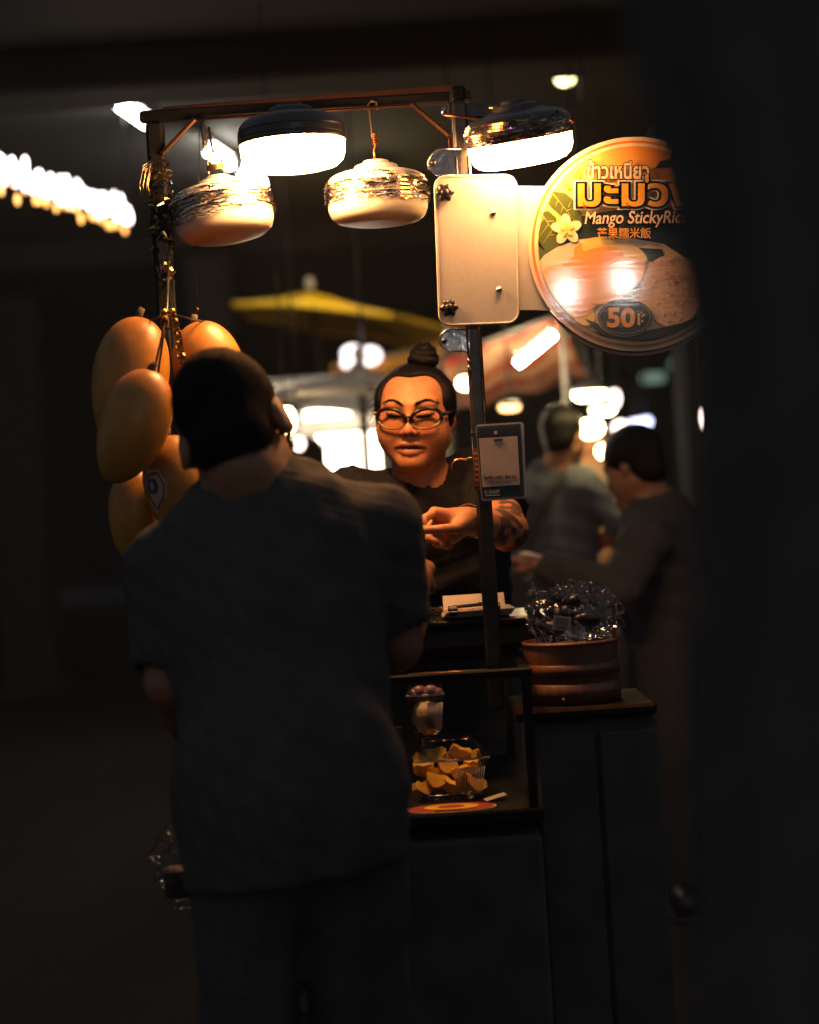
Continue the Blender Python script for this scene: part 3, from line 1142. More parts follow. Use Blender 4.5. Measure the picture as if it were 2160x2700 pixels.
G_CREAM = gloss('print_cream', (0.749, 0.591, 0.366))
G_ORANGE = gloss('print_orange', (0.749, 0.314, 0.018))
G_DKOR = gloss('print_deep_orange', (0.678, 0.174, 0.018))
G_GREEN = gloss('print_dark_green', (0.022, 0.033, 0.022))
G_LEAF = gloss('print_leaf', (.070, .095, .022))
G_LEAF2 = gloss('print_bright_leaf', (0.417, 0.401, 0.052))
G_WHITE = gloss('print_white', (0.749, 0.678, 0.557))
G_BLACK = gloss('print_black', (0.011, 0.014, 0.010))
G_YEL = gloss('print_yellow', (0.749, 0.522, 0.105))
G_RICE = gloss('print_rice', (0.627, 0.417, 0.279), vary=.2, scale=160)
G_PINK = gloss('print_salmon', (0.696, 0.287, 0.140), vary=.2, scale=90)
G_SLATE = gloss('print_slate', (0.040, 0.052, 0.046))


def C2(x, y, lift=0.):
    """coordinates read off an enlargement of the sign (x right, y down) -> point on the sign's face"""
    return P(1100 + x * .46377, 250 + y * .46377, YS) + NRM * lift


def rrect(x0, y0, x1, y1, r, n=7):
    out = []
    for cx, cy, a0 in ((x1 - r, y0 + r, -90), (x1 - r, y1 - r, 0), (x0 + r, y1 - r, 90), (x0 + r, y0 + r, 180)):
        for k in range(n + 1):
            a = R(a0 + 90 * k / n)
            out.append((cx + r * math.cos(a), cy + r * math.sin(a)))
    return out


# background colours: the printed gradient is part of the artwork
def gradient_mat():
    m = gloss('print_gradient', (0.696, 0.348, 0.044))
    nt = m.node_tree
    mx = [n for n in nt.nodes if n.type == 'MIX'][0]
    a = nt.nodes.new('ShaderNodeAttribute')
    a.attribute_name = 'tint'
    nt.links.new(a.outputs['Color'], mx.inputs['A'])
    return m


def disc_pts(r0, cx=1240, cy=848, n=72, ry=None):
    return [(cx + r0 * math.cos(2 * math.pi * k / n), cy + (ry or r0) * math.sin(2 * math.pi * k / n)) for k in range(n)]


def flat(name, pts, lift, m, parent=None, th=.0006):
    P3 = [C2(x, y, lift) for x, y in pts]
    # photo winding may be either way: prism is closed so it does not matter
    return MB().prism(P3, NRM, th).build(name, m, parent or sign, smooth=False)


MB().prism([C2(x, y, -.012) for x, y in disc_pts(610)], NRM, .012).build('disc', gloss('print_edge', (0.696, 0.540, 0.366)), sign, smooth=False)
MB().prism([C2(x, y, -.028) for x, y in disc_pts(606, 1250, 872)], NRM, .012).build('back_disc', M('board_back', (.55, .42, .30), .6), sign, smooth=False)
art = flat('ring_print', disc_pts(588), .0004, G_DKOR)
flat('inner_ring', disc_pts(574), .0010, G_CREAM, art)
# gradient field
ring, V, Fc, cols = 72, [], [], []
for j in range(13):
    for k in range(ring):
        r = 556 * j / 12
        x, y = 1240 + r * math.cos(2 * math.pi * k / ring), 848 + r * math.sin(2 * math.pi * k / ring)
        V.append(C2(x, y, .0022))
        f = min(1, max(0, ((x - 800) * .9 - (y - 500) * .7) / 620))
        g = min(1, max(0, (y - 300) / 500))
        c = np.array((0.714, 0.527, 0.170)) * (1 - f) + np.array((0.680, 0.221, 0.013)) * f
        c = c * (1 - .35 * g) + np.array((0.680, 0.425, 0.043)) * .35 * g
        cols.append(c)
for j in range(12):
    for k in range(ring):
        k2 = (k + 1) % ring
        Fc.append((j * ring + k, j * ring + k2, (j + 1) * ring + k2, (j + 1) * ring + k))
field = mk('field_print', V, Fc, gradient_mat(), sign, smooth=False, cols=np.array(cols))


def clipR(pts, r=553):
    out = []
    for x, y in pts:
        d = math.hypot(x - 1240, y - 848)
        if d > r:
            x, y = 1240 + (x - 1240) * r / d, 848 + (y - 848) * r / d
        out.append((x, y))
    return out


def dens(pts, n=6):
    out = []
    for (a, b), (c, d) in zip(pts, pts[1:] + pts[:1]):
        for i in range(n):
            out.append((a + (c - a) * i / n, b + (d - b) * i / n))
    return out


# dark foliage band behind the small lettering
flat('dark_leaf', clipR(dens([(690, 800), (760, 860), (930, 690), (1100, 660), (1440, 640), (1600, 640), (1760, 700), (1790, 900), (1600, 950), (1300, 850), (1000, 830), (860, 870), (700, 980), (690, 900)])), .0026, G_GREEN, art)
# broad leaves with paler veins
for pts, veins, m in (
        ([(768, 545), (840, 560), (905, 610), (935, 690), (930, 760), (880, 720), (820, 690), (775, 650), (745, 620)], [((765, 555), (925, 755)), ((800, 600), (790, 655)), ((850, 660), (905, 640)), ((830, 635), (812, 690))], G_LEAF),
        ([(694, 660), (745, 660), (790, 700), (800, 780), (850, 860), (800, 880), (740, 900), (690, 860), (672, 780)], [((700, 665), (830, 865)), ((720, 700), (690, 760)), ((745, 740), (690, 815)), ((770, 770), (700, 860)), ((740, 720), (795, 720))], G_LEAF),
        ([(670, 820), (700, 850), (740, 905), (700, 950), (684, 975), (668, 900)], [((672, 830), (700, 940)), ((690, 880), (735, 905))], G_LEAF),
        ([(925, 425), (930, 460), (905, 510), (884, 498), (890, 450)], [((922, 435), (893, 495))], G_LEAF2),
        ([(825, 500), (860, 505), (885, 535), (850, 540)], [((830, 503), (875, 533))], G_LEAF2),
        ([(1350, 420), (1380, 380), (1440, 365), (1480, 385), (1430, 415)], [], G_GREEN)):
    lf = flat('leaf', clipR(pts), .0034, m, art)
for pts in (((765, 555), (925, 755)), ((800, 600), (780, 650)), ((850, 660), (905, 640)), ((830, 635), (812, 690)), ((700, 665), (830, 865)), ((720, 700), (685, 760)),
            ((745, 740), (690, 815)), ((770, 770), (705, 860)), ((740, 720), (795, 720)), ((885, 535), (900, 600)), ((900, 500), (890, 560)), ((860, 640), (880, 590)), ((760, 800), (800, 790))):
    (x0, y0), (x1, y1) = pts
    L = math.hypot(x1 - x0, y1 - y0)
    nx, ny = -(y1 - y0) / L * 2.2, (x1 - x0) / L * 2.2
    flat('leaf_vein', [(x0 - nx, y0 - ny), (x0 + nx, y0 + ny), (x1, y1)], .0042, G_LEAF2, art, .0003)
# plate, mango halves, rice
plate = flat('plate_print', clipR(dens([(672, 985), (720, 915), (800, 865), (920, 825), (1080, 808), (1220, 818), (1330, 838), (1400, 850), (1480, 900), (1560, 960), (1700, 1000), (1790, 1060), (1760, 1180), (1500, 1340), (1240, 1405), (980, 1340), (760, 1200), (690, 1080)], 4)), .0046, gloss('print_plate', (0.696, 0.522, 0.330)))


def ellp(cx, cy, rx, ry, a=0, n=36):
    ca, sa = math.cos(R(a)), math.sin(R(a))
    return [(cx + rx * math.cos(t) * ca - ry * math.sin(t) * sa, cy + rx * math.cos(t) * sa + ry * math.sin(t) * ca) for t in [2 * math.pi * k / n for k in range(n)]]


flat('dark_leaf', dens([(1240, 870), (1390, 880), (1410, 935), (1320, 950), (1285, 910)], 2), .0054, G_GREEN, plate)
for (cx, cy, rx, ry, a, m) in ((1120, 900, 190, 78, 14, G_YEL), (960, 1010, 235, 110, -28, G_ORANGE), (1090, 960, 215, 92, 22, G_ORANGE), (1130, 1060, 190, 95, -35, gloss('print_mango', (0.731, 0.366, 0.052))), (850, 1120, 120, 180, -50, gloss('print_mango')), (900, 1215, 130, 70, 40, G_YEL), (1010, 1135, 150, 60, -38, G_ORANGE)):
    flat('mango_slice', clipR(ellp(cx, cy, rx, ry, a)), .0054 + random.uniform(.0005, .0022), m, plate)
flat('rice', clipR(ellp(1440, 1120, 165, 205, -8)), .0080, G_RICE, plate)
r_ = random.Random(2)
for k in range(46):
    q = r_.random() ** .5
    an = r_.uniform(0, 6.28)
    flat('rice_grain', ellp(1440 + 150 * q * math.cos(an), 1110 + 185 * q * math.sin(an), 12, 5, r_.uniform(0, 180), 8), .0088 + .0002 * (k % 4), G_PINK if (k % 3 == 0 and abs(an - 4) < 1.6) else gloss('print_grain', (0.696, 0.522, 0.383)), plate, .0003)
flat('dark_green_strip', clipR(dens([(950, 1275), (1100, 1330), (1300, 1345), (1500, 1300), (1640, 1240), (1700, 1180), (1620, 1330), (1440, 1390), (1240, 1398), (1040, 1370)], 4)), .0092, G_SLATE, plate)  # printed dark green strip at the bottom of the artwork
# frangipani flower
for k in range(5):
    a = -95 + 72 * k
    cx, cy = 848 + 44 * math.cos(R(a)), 768 + 44 * math.sin(R(a))
    pt = flat('petal', ellp(cx, cy, 46, 29, a, 20), .0056 + .0004 * k, gloss('print_petal', (0.749, 0.644, 0.366)), art)
    cx, cy = 848 + 22 * math.cos(R(a)), 768 + 22 * math.sin(R(a))
    flat('petal_heart', ellp(cx, cy, 22, 11, a, 14), .0080 + .0003 * k, G_YEL, art, .0003)


def glyphs(txt, offs, extr=.0):
    cu = bpy.data.curves.new('text', 'FONT')
    cu.body = txt
    cu.size = 1
    cu.offset = offs
    cu.resolution_u = 4
    ob = bpy.data.objects.new('text', cu)
    COL.objects.link(ob)
    dg = bpy.context.evaluated_depsgraph_get()
    dg.update()
    me = bpy.data.meshes.new_from_object(ob.evaluated_get(dg))
    V = [tuple(v.co) for v in me.vertices]
    Fc = [tuple(p.vertices) for p in me.polygons]
    bpy.data.objects.remove(ob)
    bpy.data.curves.remove(cu)
    bpy.data.meshes.remove(me)
    return V, Fc


def lettering(name, txt, x0, y0, wpx, hpx, lift, m, parent, offs=0., ref=None, cf=C2, slant=0., rise=0., th=.0008, cols=None):
    """flat letters; (x0,y0) = lower left of the un-emboldened text, wpx/hpx its size in read-off pixels"""
    V, Fc = glyphs(txt, offs)
    rV, _ = glyphs(txt, 0.) if ref is None else (ref, None)
    if not V or not rV: return None
    xs, ys = [p[0] for p in rV], [p[1] for p in rV]
    lx, hx, ly, hy = min(xs), max(xs), min(ys), max(ys)
    out = []
    for (x, y, z) in V:
        u, v = (x - lx) / (hx - lx), (y - ly) / (hy - ly)
        out.append(cf(x0 + u * wpx + v * slant, y0 - v * hpx - u * rise, lift))
    n = len(out)
    out2 = out + [p + NRM * th for p in out]
    F2 = [tuple(i + n for i in f) for f in Fc] + [tuple(f[::-1]) for f in Fc]
    from collections import Counter
    ec = Counter()
    for f in Fc:
        for a, b in zip(f, f[1:] + f[:1]): ec[(a, b)] += 1
    for (a, b) in list(ec):
        if (b, a) not in ec: F2.append((a, b, b + n, a + n))
    return mk(name, out2, F2, m, parent, smooth=False)


T1, T2 = 'ข้าวเหนียว', 'มะม่วง'
lettering('lettering', T1, 963, 482, 350, 102, .0094, G_BLACK, art, .075)
lettering('lettering', T1, 963, 482, 350, 102, .0106, gloss('print_ivory', (0.749, 0.575, 0.401)), art, .028)
T2 = 'มะมวง'
for off, mm, lf, wd in ((.115, G_WHITE, .0094, 25), (.082, G_BLACK, .0106, 19), (.026, gloss('print_letter_orange', (0.749, 0.348, 0.035)), .0118, 10)):
    lettering('lettering', T2, 918, 636, 640, 122, lf, mm, art, off)
    flat('tone_mark', [(x, y) for x, y in rrect(1302 - wd, 484 - 22 - wd * .5, 1302 + wd, 484 + 16 + wd * .5, wd * .9)], lf, mm, art, .0008)
T3 = 'Mango StickyRice'
lettering('lettering', T3, 946, 762, 580, 92, .0116, G_BLACK, art, .06, slant=14, rise=6)
lettering('lettering', T3, 946, 762, 580, 92, .0128, gloss('print_ivory'), art, .012, slant=14, rise=6)
T4 = '芒果糯米飯'
lettering('lettering', T4, 1020, 822, 303, 60, .0116, G_BLACK, art, .05)
lettering('lettering', T4, 1020, 822, 303, 60, .0128, gloss('print_letter_orange'), art, .008)
# price badge
flat('badge', ellp(1178, 1268, 160, 110), .0098, gloss('print_badge_rim', (0.540, 0.417, 0.296)))
flat('badge_field', ellp(1178, 1268, 154, 104), .0106, G_SLATE)
for k in range(46):
    a = 360 * k / 46
    x, y = 1178 + 143 * math.cos(R(a)), 1268 + 94 * math.sin(R(a))
    tx, ty = -143 * math.sin(R(a)), 94 * math.cos(R(a))
    L = math.hypot(tx, ty)
    flat('badge_stitch', [(x + tx / L * 5 + ty / L * 1.4, y + ty / L * 5 - tx / L * 1.4), (x - tx / L * 5 + ty / L * 1.4, y - ty / L * 5 - tx / L * 1.4),
                          (x - tx / L * 5 - ty / L * 1.4, y - ty / L * 5 + tx / L * 1.4), (x + tx / L * 5 - ty / L * 1.4, y + ty / L * 5 + tx / L * 1.4)], .0114, gloss('print_badge_rim'), None, .0003)
lettering('lettering', '50', 1082, 1322, 148, 104, .0114, gloss('print_price', (0.696, 0.330, 0.087)), art, .035)
lettering('lettering', '฿', 1252, 1315, 42, 74, .0114, gloss('print_badge_rim'), art, .03)

# plate on the pole, arm plate behind it
YP = 3.335


def warp(pts, src, dst):
    """bilinear map of a rectangle onto a quad"""
    (x0, y0, x1, y1) = src
    o = []
    for x, y in pts:
        u, v = (x - x0) / (x1 - x0), (y - y0) / (y1 - y0)
        a, b, c, d = dst
        o.append((a[0] * (1 - u) * (1 - v) + b[0] * u * (1 - v) + c[0] * u * v + d[0] * (1 - u) * v, a[1] * (1 - u) * (1 - v) + b[1] * u * (1 - v) + c[1] * u * v + d[1] * (1 - u) * v))
    return o


M('plate_board', (.46, .43, .385), .38, vary=.05, scale=140, spec=.5, bump=.06, bscale=400)
pp = warp(rrect(0, 0, 220, 392, 30), (0, 0, 220, 392), ((1146, 465), (1361, 462), (1368, 850), (1160, 858)))
pl = MB().prism([P(x, y, YP) for x, y in pp], NRM, .010).build('mounting_plate', M('plate_board'), sign, smooth=False)
edge = MB().tube([P(x, y, YP - .010) for x, y in pp + pp[:1]], .0024, 6).build('plate_edge', M('plate_board'), sign)
pp2 = warp(rrect(0, 0, 210, 330, 8), (0, 0, 210, 330), ((1355, 492), (1520, 494), (1520, 820), (1362, 818)))
MB().prism([P(x, y, YS + .013) for x, y in pp2], NRM, .008).build('arm_plate', M('plate_board'), sign, smooth=False)
for (x, y) in ((1173, 510), (1184, 813)):
    kb_ = MB()
    c = P(x, y, YP - .013)
    prof = []
    n = 60
    for zz, sc_ in ((0, .90), (.004, 1), (.011, 1), (.015, .88), (.0165, .6)):
        prof.append((zz, sc_))
    V, Fc = [], []
    for zz, sc_ in prof:
        for k in range(n):
            a = 2 * math.pi * k / n
            rr_ = .0165 * sc_ * (1 + .13 * math.cos(6 * a))
            V.append(c + Vector((rr_ * math.cos(a), -zz, rr_ * math.sin(a))))
    for j in range(len(prof) - 1):
        for k in range(n):
            Fc.append((j * n + k, j * n + (k + 1) % n, (j + 1) * n + (k + 1) % n, (j + 1) * n + k))
    Fc.append(tuple(range((len(prof) - 1) * n, len(prof) * n)))
    kn = mk('star_knob', V, Fc, M('black_plastic'), sign)
    MB().sphere(c + Vector((0, -.0155, 0)), .0075, 16, 10, (1, .5, 1)).build('knob_centre', M('black_plastic'), kn)
for (x, y) in ((1300, 562), (1316, 764)):
    c = P(x, y, YP - .0105)
    s_ = MB().tube([c, c + Vector((0, -.004, 0))], .0060, 6).build('bolt', M('steel'), sign)
    MB().sphere(c + Vector((0, -.004, 0)), .0040, 10, 8, (1, .6, 1)).build('bolt_tip', M('steel'), s_)

# street lamps behind the photographer whose reflections show in the glossy sign
M('street_glow', emit=(1, .93, .88), estr=90, col=(.8, .8, .8))


def street_lamp(px, py, label):
    s = P(px, py, YS)
    d = s - Vector((0, 0, CAMZ))
    k = (YS + 5.5) / YS
    c = Vector((s.x + d.x * (k), -5.5, s.z + d.z * k))
    t = empty('street_lamp', (c.x, c.y, 0))
    tag(t, label, 'street lamp', 'lamps across the street behind the viewer')
    MB().lathe([(0, -.11), (.045, -.10), (.068, -.05), (.072, .02), (.06, .085), (0, .09)], 20, c).build('globe', M('street_glow'), t)
    MB().tube([(c.x, c.y - .02, 0), (c.x, c.y - .02, c.z - .08)], .03, 10).build('pole', M('dark_steel'), t)
    MB().lathe([(.09, .085), (.07, .11), (0, .13)], 20, c).build('cap', M('dark_steel'), t)
    MB().lathe([(.14, 0), (.14, .05), (.05, .12), (0, .12)], 20, (c.x, c.y - .02, 0)).build('base', M('dark_steel'), t)


street_lamp(1493, 768, 'globe street lamp mirrored in the left of the round sign')
street_lamp(1643, 738, 'globe street lamp mirrored in the middle of the round sign')

# ------------------------------------------------------------------ payment card on the pole (code square and cartoon left out)
YC = 3.325
card = empty('payment_card', P(1318, 1215, YC))
tag(card, 'dark green payment card in a clear sleeve tied to the pole', 'card sign')


def quad(name, pts, off, m, parent, th=.0012):
    return MB().prism([P(x, y, YC) + NRM * off for x, y in pts], NRM, th).build(name, m, parent, smooth=False)


sl = warp(rrect(0, 0, 128, 200, 9), (0, 0, 128, 200), ((1254, 1120), (1381, 1112), (1389, 1314), (1270, 1322)))
quad('sleeve', sl, -.0016, M('sleeve_edge', (.42, .38, .35), .25, spec=.6), card, .002)
quad('card', [(1256, 1125), (1373, 1117), (1383, 1308), (1272, 1314)], .0012, M('card_green', (.022, .045, .038), .4), card)
hd = quad('header_print', [(1262, 1131), (1368, 1124), (1370, 1146), (1263, 1153)], .0030, M('card_dark', (.012, .018, .028), .4), card)
quad('label', [(1263, 1156), (1364, 1150), (1371, 1278), (1272, 1285)], .0030, M('card_label', (.56, .44, .35), .5), card)
quad('header_print', [(1303, 1137), (1311, 1136.5), (1311, 1145), (1303, 1145.5)], .0046, M('card_label'), hd)


def CF(x, y, lift):
    return P(x, y, YC) + NRM * lift


quad('label_tag', [(1302, 1158.5), (1325, 1157), (1325, 1162), (1302, 1163.5)], .0046, M('card_dark'), card)
lettering('lettering', 'โฮมครีม มะพร้าว เสือก เตา...', 1275, 1264, 90, 11, .0046, M('card_dark'), card, .02, cf=CF, rise=4)
lettering('lettering', 'เปิด เวลา วันหยุด', 1292, 1275, 56, 7, .0046, M('card_grey', (.2, .16, .13), .5), card, 0, cf=CF, rise=3)
lettering('lettering', 'K SHOP', 1279, 1302, 38, 9, .0030, M('card_text', (.55, .55, .42), .5), card, .02, cf=CF, rise=2)
quad('header_print', [(1280, 1306), (1318, 1304), (1318, 1306), (1280, 1308)], .0030, M('card_text'), card)
for y in (1150, 1290):
    mb = MB()
    c = P(1262, y, 3.37)
    for k in range(3):
        z = c.z + k * .003
        x0, x1 = XP - .019, XP + .019
        mb.tube([(x0, 3.35, z), (x1, 3.35, z), (x1 + .012, 3.332, z + .002), (x0 + .01, 3.326, z)], .0014, 6)
    mb.build('tie', M('black_plastic'), card)
lb_ = empty('red_sticker', P(1256, 1235, 3.35))
tag(lb_, 'narrow faded red sticker on the pole beside the payment card', 'sticker')
MB().prism([P(x, y, 3.3525) for x, y in ((1247, 1182), (1261, 1181), (1268, 1282), (1253, 1284))], NRM, .0008).build('sheet', M('sticker_red', (.22, .05, .03), .5), lb_, smooth=False)
for k in range(6):
    y = 1192 + k * 14
    MB().prism([P(x + k * .9, y + dy, 3.3514) for x, dy in ((1250, 0), (1258, 0), (1258, 7), (1250, 7))], NRM, .0004).build('print', M('sticker_ink', (.5, .22, .12), .5), lb_, smooth=False)
hk = empty('wire_hook', P(1225, 1213, 3.35))
tag(hk, 'thin brass wire hook curling left off the pole', 'hook')
MB().tube([P(x, y, 3.345) for x, y in ((1248, 1207), (1236, 1208), (1228, 1212), (1215, 1210), (1202, 1213), (1194, 1221), (1191, 1232), (1193, 1241))], .0019, 8).build('wire', M('gold_wire'), hk)
# cable tape marks on the pole
for (ya, yb) in ((945, 962), (962, 990)):
    MB().tube([P(1232, ya, 3.348), P(1240, ya + 8, 3.345), P(1243, yb, 3.348)], .0018, 6).build('cable_end', M('steel'), cart)

# ------------------------------------------------------------------ food in the case
plastic = clear_mat('clear_plastic', (.98, .98, .98), .22, .10, .25, 40)
M('mango_flesh', (.66, .38, .05), .35, vary=.2, scale=60, spec=.5)
M('sticky_rice', (.62, .50, .30), .6, vary=.25, scale=240, bump=.8, bscale=420)
M('purple_wrap', (.20, .11, .14), .3, vary=.4, scale=90)


def fruit_tub(c, w, d, h, label, kind):
    t = empty('food_tub', c)
    tag(t, label, 'food container', 'food packed in the display case')
    mb = MB()
    loops = []
    for z, s in ((0, .80), (.006, .82), (h * .9, 1.0), (h, 1.06), (h + .002, 1.06)):
        loops.append([(x * s, y * s, z) for x, y in [(w / 2 * math.copysign(abs(math.cos(a)) ** .5, math.cos(a)), d / 2 * math.copysign(abs(math.sin(a)) ** .5, math.sin(a))) for a in [2 * math.pi * k / 48 for k in range(48)]]])
    V = [p for l in loops for p in l]
    Fc = [(j * 48 + k, j * 48 + (k + 1) % 48, (j + 1) * 48 + (k + 1) % 48, (j + 1) * 48 + k) for j in range(4) for k in range(48)]
    Fc.append(tuple(range(48))[::-1])
    mk('tray', V, Fc, plastic, t, local=True)
    lid, LV = [], []
    for z, s in ((h + .004, 1.07), (h + .006, 1.04), (h + .040, .86), (h + .044, .80)):
        LV += [(x * s, y * s, z) for x, y in [(w / 2 * math.copysign(abs(math.cos(a)) ** .5, math.cos(a)), d / 2 * math.copysign(abs(math.sin(a)) ** .5, math.sin(a))) for a in [2 * math.pi * k / 48 for k in range(48)]]]
    LF = [(j * 48 + k, j * 48 + (k + 1) % 48, (j + 1) * 48 + (k + 1) % 48, (j + 1) * 48 + k) for j in range(3) for k in range(48)] + [tuple(range(3 * 48, 4 * 48))]
    mk('lid', LV, LF, plastic, t, local=True)
    for k in range(2):
        MB().tube([(-w / 2 * 1.05, -d / 2 * .8, h + .003 + .002 * k), (0, -d / 2 * 1.07, h + .003 + .002 * k), (w / 2 * 1.05, -d / 2 * .8, h + .003 + .002 * k)], .0012, 6).build('rim_seam', M('rim_plastic', (.5, .48, .45), .3), t, local=True)
    for k in range(13):
        x = w / 2 * (.1 + .068 * k)
        if x < w * .5:
            MB().tube([(x * .84, -d / 2 * .80, .012), (x * .97, -d / 2 * .98, h * .85)], .0011, 5).build('flute', M('rim_plastic'), t, local=True)
    r_ = random.Random(int(w * 1e4))
    if kind == 'mango':
        for k in range(15):
            row = k // 5
            x = (-.40 + .18 * (k % 5) + r_.uniform(-.02, .02)) * w
            y = (-.26 + .22 * row) * d
            z = h * (.34 + .30 * row) + (.012 if k % 2 else 0)
            wd = MB()
            L, H_, T = .034, .022, .013
            vs, fs = [], []
            for s in (-1, 1):
                for i in range(6):
                    a = math.pi * i / 5
                    vs.append((s * T / 2, L * (i / 5 - .5), -H_ / 2 * math.sin(a) - .002))
                for i in range(6):
                    vs.append((s * T / 2 * .7, L * (.5 - i / 5), H_ / 2 * (.85 + .15 * math.sin(i * 2.1))))
            fs.append(tuple(range(12))[::-1])
            fs.append(tuple(range(12, 24)))
            for i in range(12):
                j = (i + 1) % 12
                fs.append((i, j, 12 + j, 12 + i))
            rot = Euler((r_.uniform(-.5, .5), r_.uniform(-.6, .6), R(90) + r_.uniform(-.9, .9))).to_matrix()
            wd.add([rot @ (Vector(p) * r_.uniform(1.05, 1.35)) + Vector((x, y, z)) for p in vs], fs)
            edge_smooth(wd.build('mango_slice', M('mango_flesh'), t, local=True), 50)
    else:
        V, Fc = [], []
        mb = MB().sphere((0, 0, h * .46), 1, 28, 18, (w * .38, d * .38, h * .50))
        mb.v = [(x * (1 + .04 * math.sin(z * 400 + y * 300)), y, z + .0015 * math.sin(x * 500)) for x, y, z in mb.v]
        mb.build('rice_block', M('sticky_rice'), t, local=True)
        for k in range(5):
            wv = MB().sphere((-.3 * w + k * .15 * w, -.1 * d, h * .9 + .010 + .006 * (k % 2)), .016, 12, 8, (1, .7, .8))
            wv.build('wrapped_sauce', M('purple_wrap'), t, local=True)
    return t


c = P(1195, 2078, 3.34)
fruit_tub((c.x, 3.34, ZS + .001), .140, .11, P(1200, 1995, 3.3).z - ZS - .01, 'lower clear tub of cut orange mango wedges in the display case', 'mango')
c = P(1128, 1935, 3.36)
fruit_tub((c.x, 3.37, ZM + .002), .072, .08, .075, 'upper clear tub of pale sticky rice in the display case', 'rice')
sp = empty('price_disc', (P(1190, 2097, 3.24).x, 3.235, ZS))
tag(sp, 'red and yellow printed price card lying flat in the case', 'price card')
cx_, cy_ = P(1188, 2097, 3.24).x, 3.215
for (rx, ry, z, m, nm) in ((.085, .048, .0010, M('card_cream', (.6, .42, .25), .5), 'card'), (.081, .045, .0020, M('card_red', (.30, .035, .03), .5), 'red_print'), (.052, .029, .0030, M('card_yellow', (.6, .40, .03), .5), 'yellow_ring'), (.025, .014, .0040, M('card_red'), 'red_centre')):
    MB().prism([(cx_ + rx * math.cos(q), cy_ + ry * math.sin(q), ZS + z) for q in [2 * math.pi * k / 40 for k in range(40)]], (0, 0, -1), .0008).build(nm, m, sp, smooth=False)
lettering('lettering', 'บาท', 0, 0, 1, 1, 0, M('card_yellow'), sp, .03, cf=lambda x, y, l: Vector((cx_ - .030 + x * .055, cy_ - .0405 - y * .012, ZS + .0028)), th=0.0002)
tg = empty('paper_tag', (P(1300, 2085, 3.26).x, 3.27, ZS))
tag(tg, 'small folded tan paper tag right of the price card', 'tag')
a = P(1305, 2080, 3.27)
MB().bbox((a.x, 3.275, ZS + .006), (.042, .03, .0012), .0005, Euler((0, R(-12), R(10))).to_matrix()).build('sheet', M('paper'), tg, smooth=False)

# ------------------------------------------------------------------ steamer basket and the bag on it
YBK = 3.36
bc = P(1512, 1830, YBK)
ZBK = bc.z - .012
rB = .092
# side tray that carries it
tray = empty('side_cabinet', (bc.x, YBK, 0))
tag(tray, 'small dark side cabinet carrying the wooden steamer basket', 'cabinet')
MB().bbox((bc.x + .012, YBK + .02, ZBK - .012), (.27, .28, .022), .006).build('top', M('red_wood', (.014, .007, .005), .85, spec=.1, vary=.4, scale=14, stretch=(6, 1, 1)), tray, smooth=False)
MB().bbox((bc.x + .03, YBK + .03, (ZBK - .024 + .04) / 2), (.24, .25, ZBK - .024 - .04), .01).build('body', M('case_paint'), tray, smooth=False)
for sx in (-1, 1):
    MB().bbox((bc.x + .03 + sx * .060, YBK - .102, (ZBK - .024 + .04) / 2), (.112, .012, ZBK - .12), .004).build('door', M('case_paint'), tray, smooth=False)
    for sy in (-1, 1):
        MB().bbox((bc.x + .03 + sx * .10, YBK + .03 + sy * .105, .02), (.03, .03, .038), .004).build('foot', M('black_plastic'), tray, smooth=False)
bk = empty('steamer_basket', (bc.x, YBK, ZBK))
tag(bk, 'round brown wooden steamer basket under the clear bag', 'basket')
HB = P(1512, 1690, YBK).z - ZBK
M('steamer_wood', (.13, .052, .026), .38, spec=.5, vary=.3, scale=10, stretch=(14, 14, 1), bump=.25, bscale=40)
MB().lathe([(0, .001), (rB * .97, .001), (rB * .985, HB * .5), (rB, HB - .004), (rB, HB), (rB - .006, HB), (rB - .008, HB * .2), (0, HB * .2)], 64, (bc.x, YBK, ZBK)).build('body', M('steamer_wood'), bk)
for z, h_ in ((.004, .036), (HB * .46, .024)):
    MB().lathe([(rB * .985, z), (rB * 1.02, z), (rB * 1.025, z + h_ - .001), (rB * .99, z + h_)], 64, (bc.x, YBK, ZBK)).build('hoop', M('steamer_wood'), bk)
tr_ = []
for k in range(49):
    a = 2 * math.pi * k / 48
    tr_.append((bc.x + rB * math.cos(a), YBK + rB * math.sin(a), ZBK + HB))
MB().tube(tr_, .0042, 8, False).build('rim', M('steamer_wood'), bk)
MB().tube([(bc.x - .03 + .005 * k, YBK - rB * 1.02, ZBK + .012) for k in range(2)], .004, 6).build('peg', M('steamer_wood'), bk)

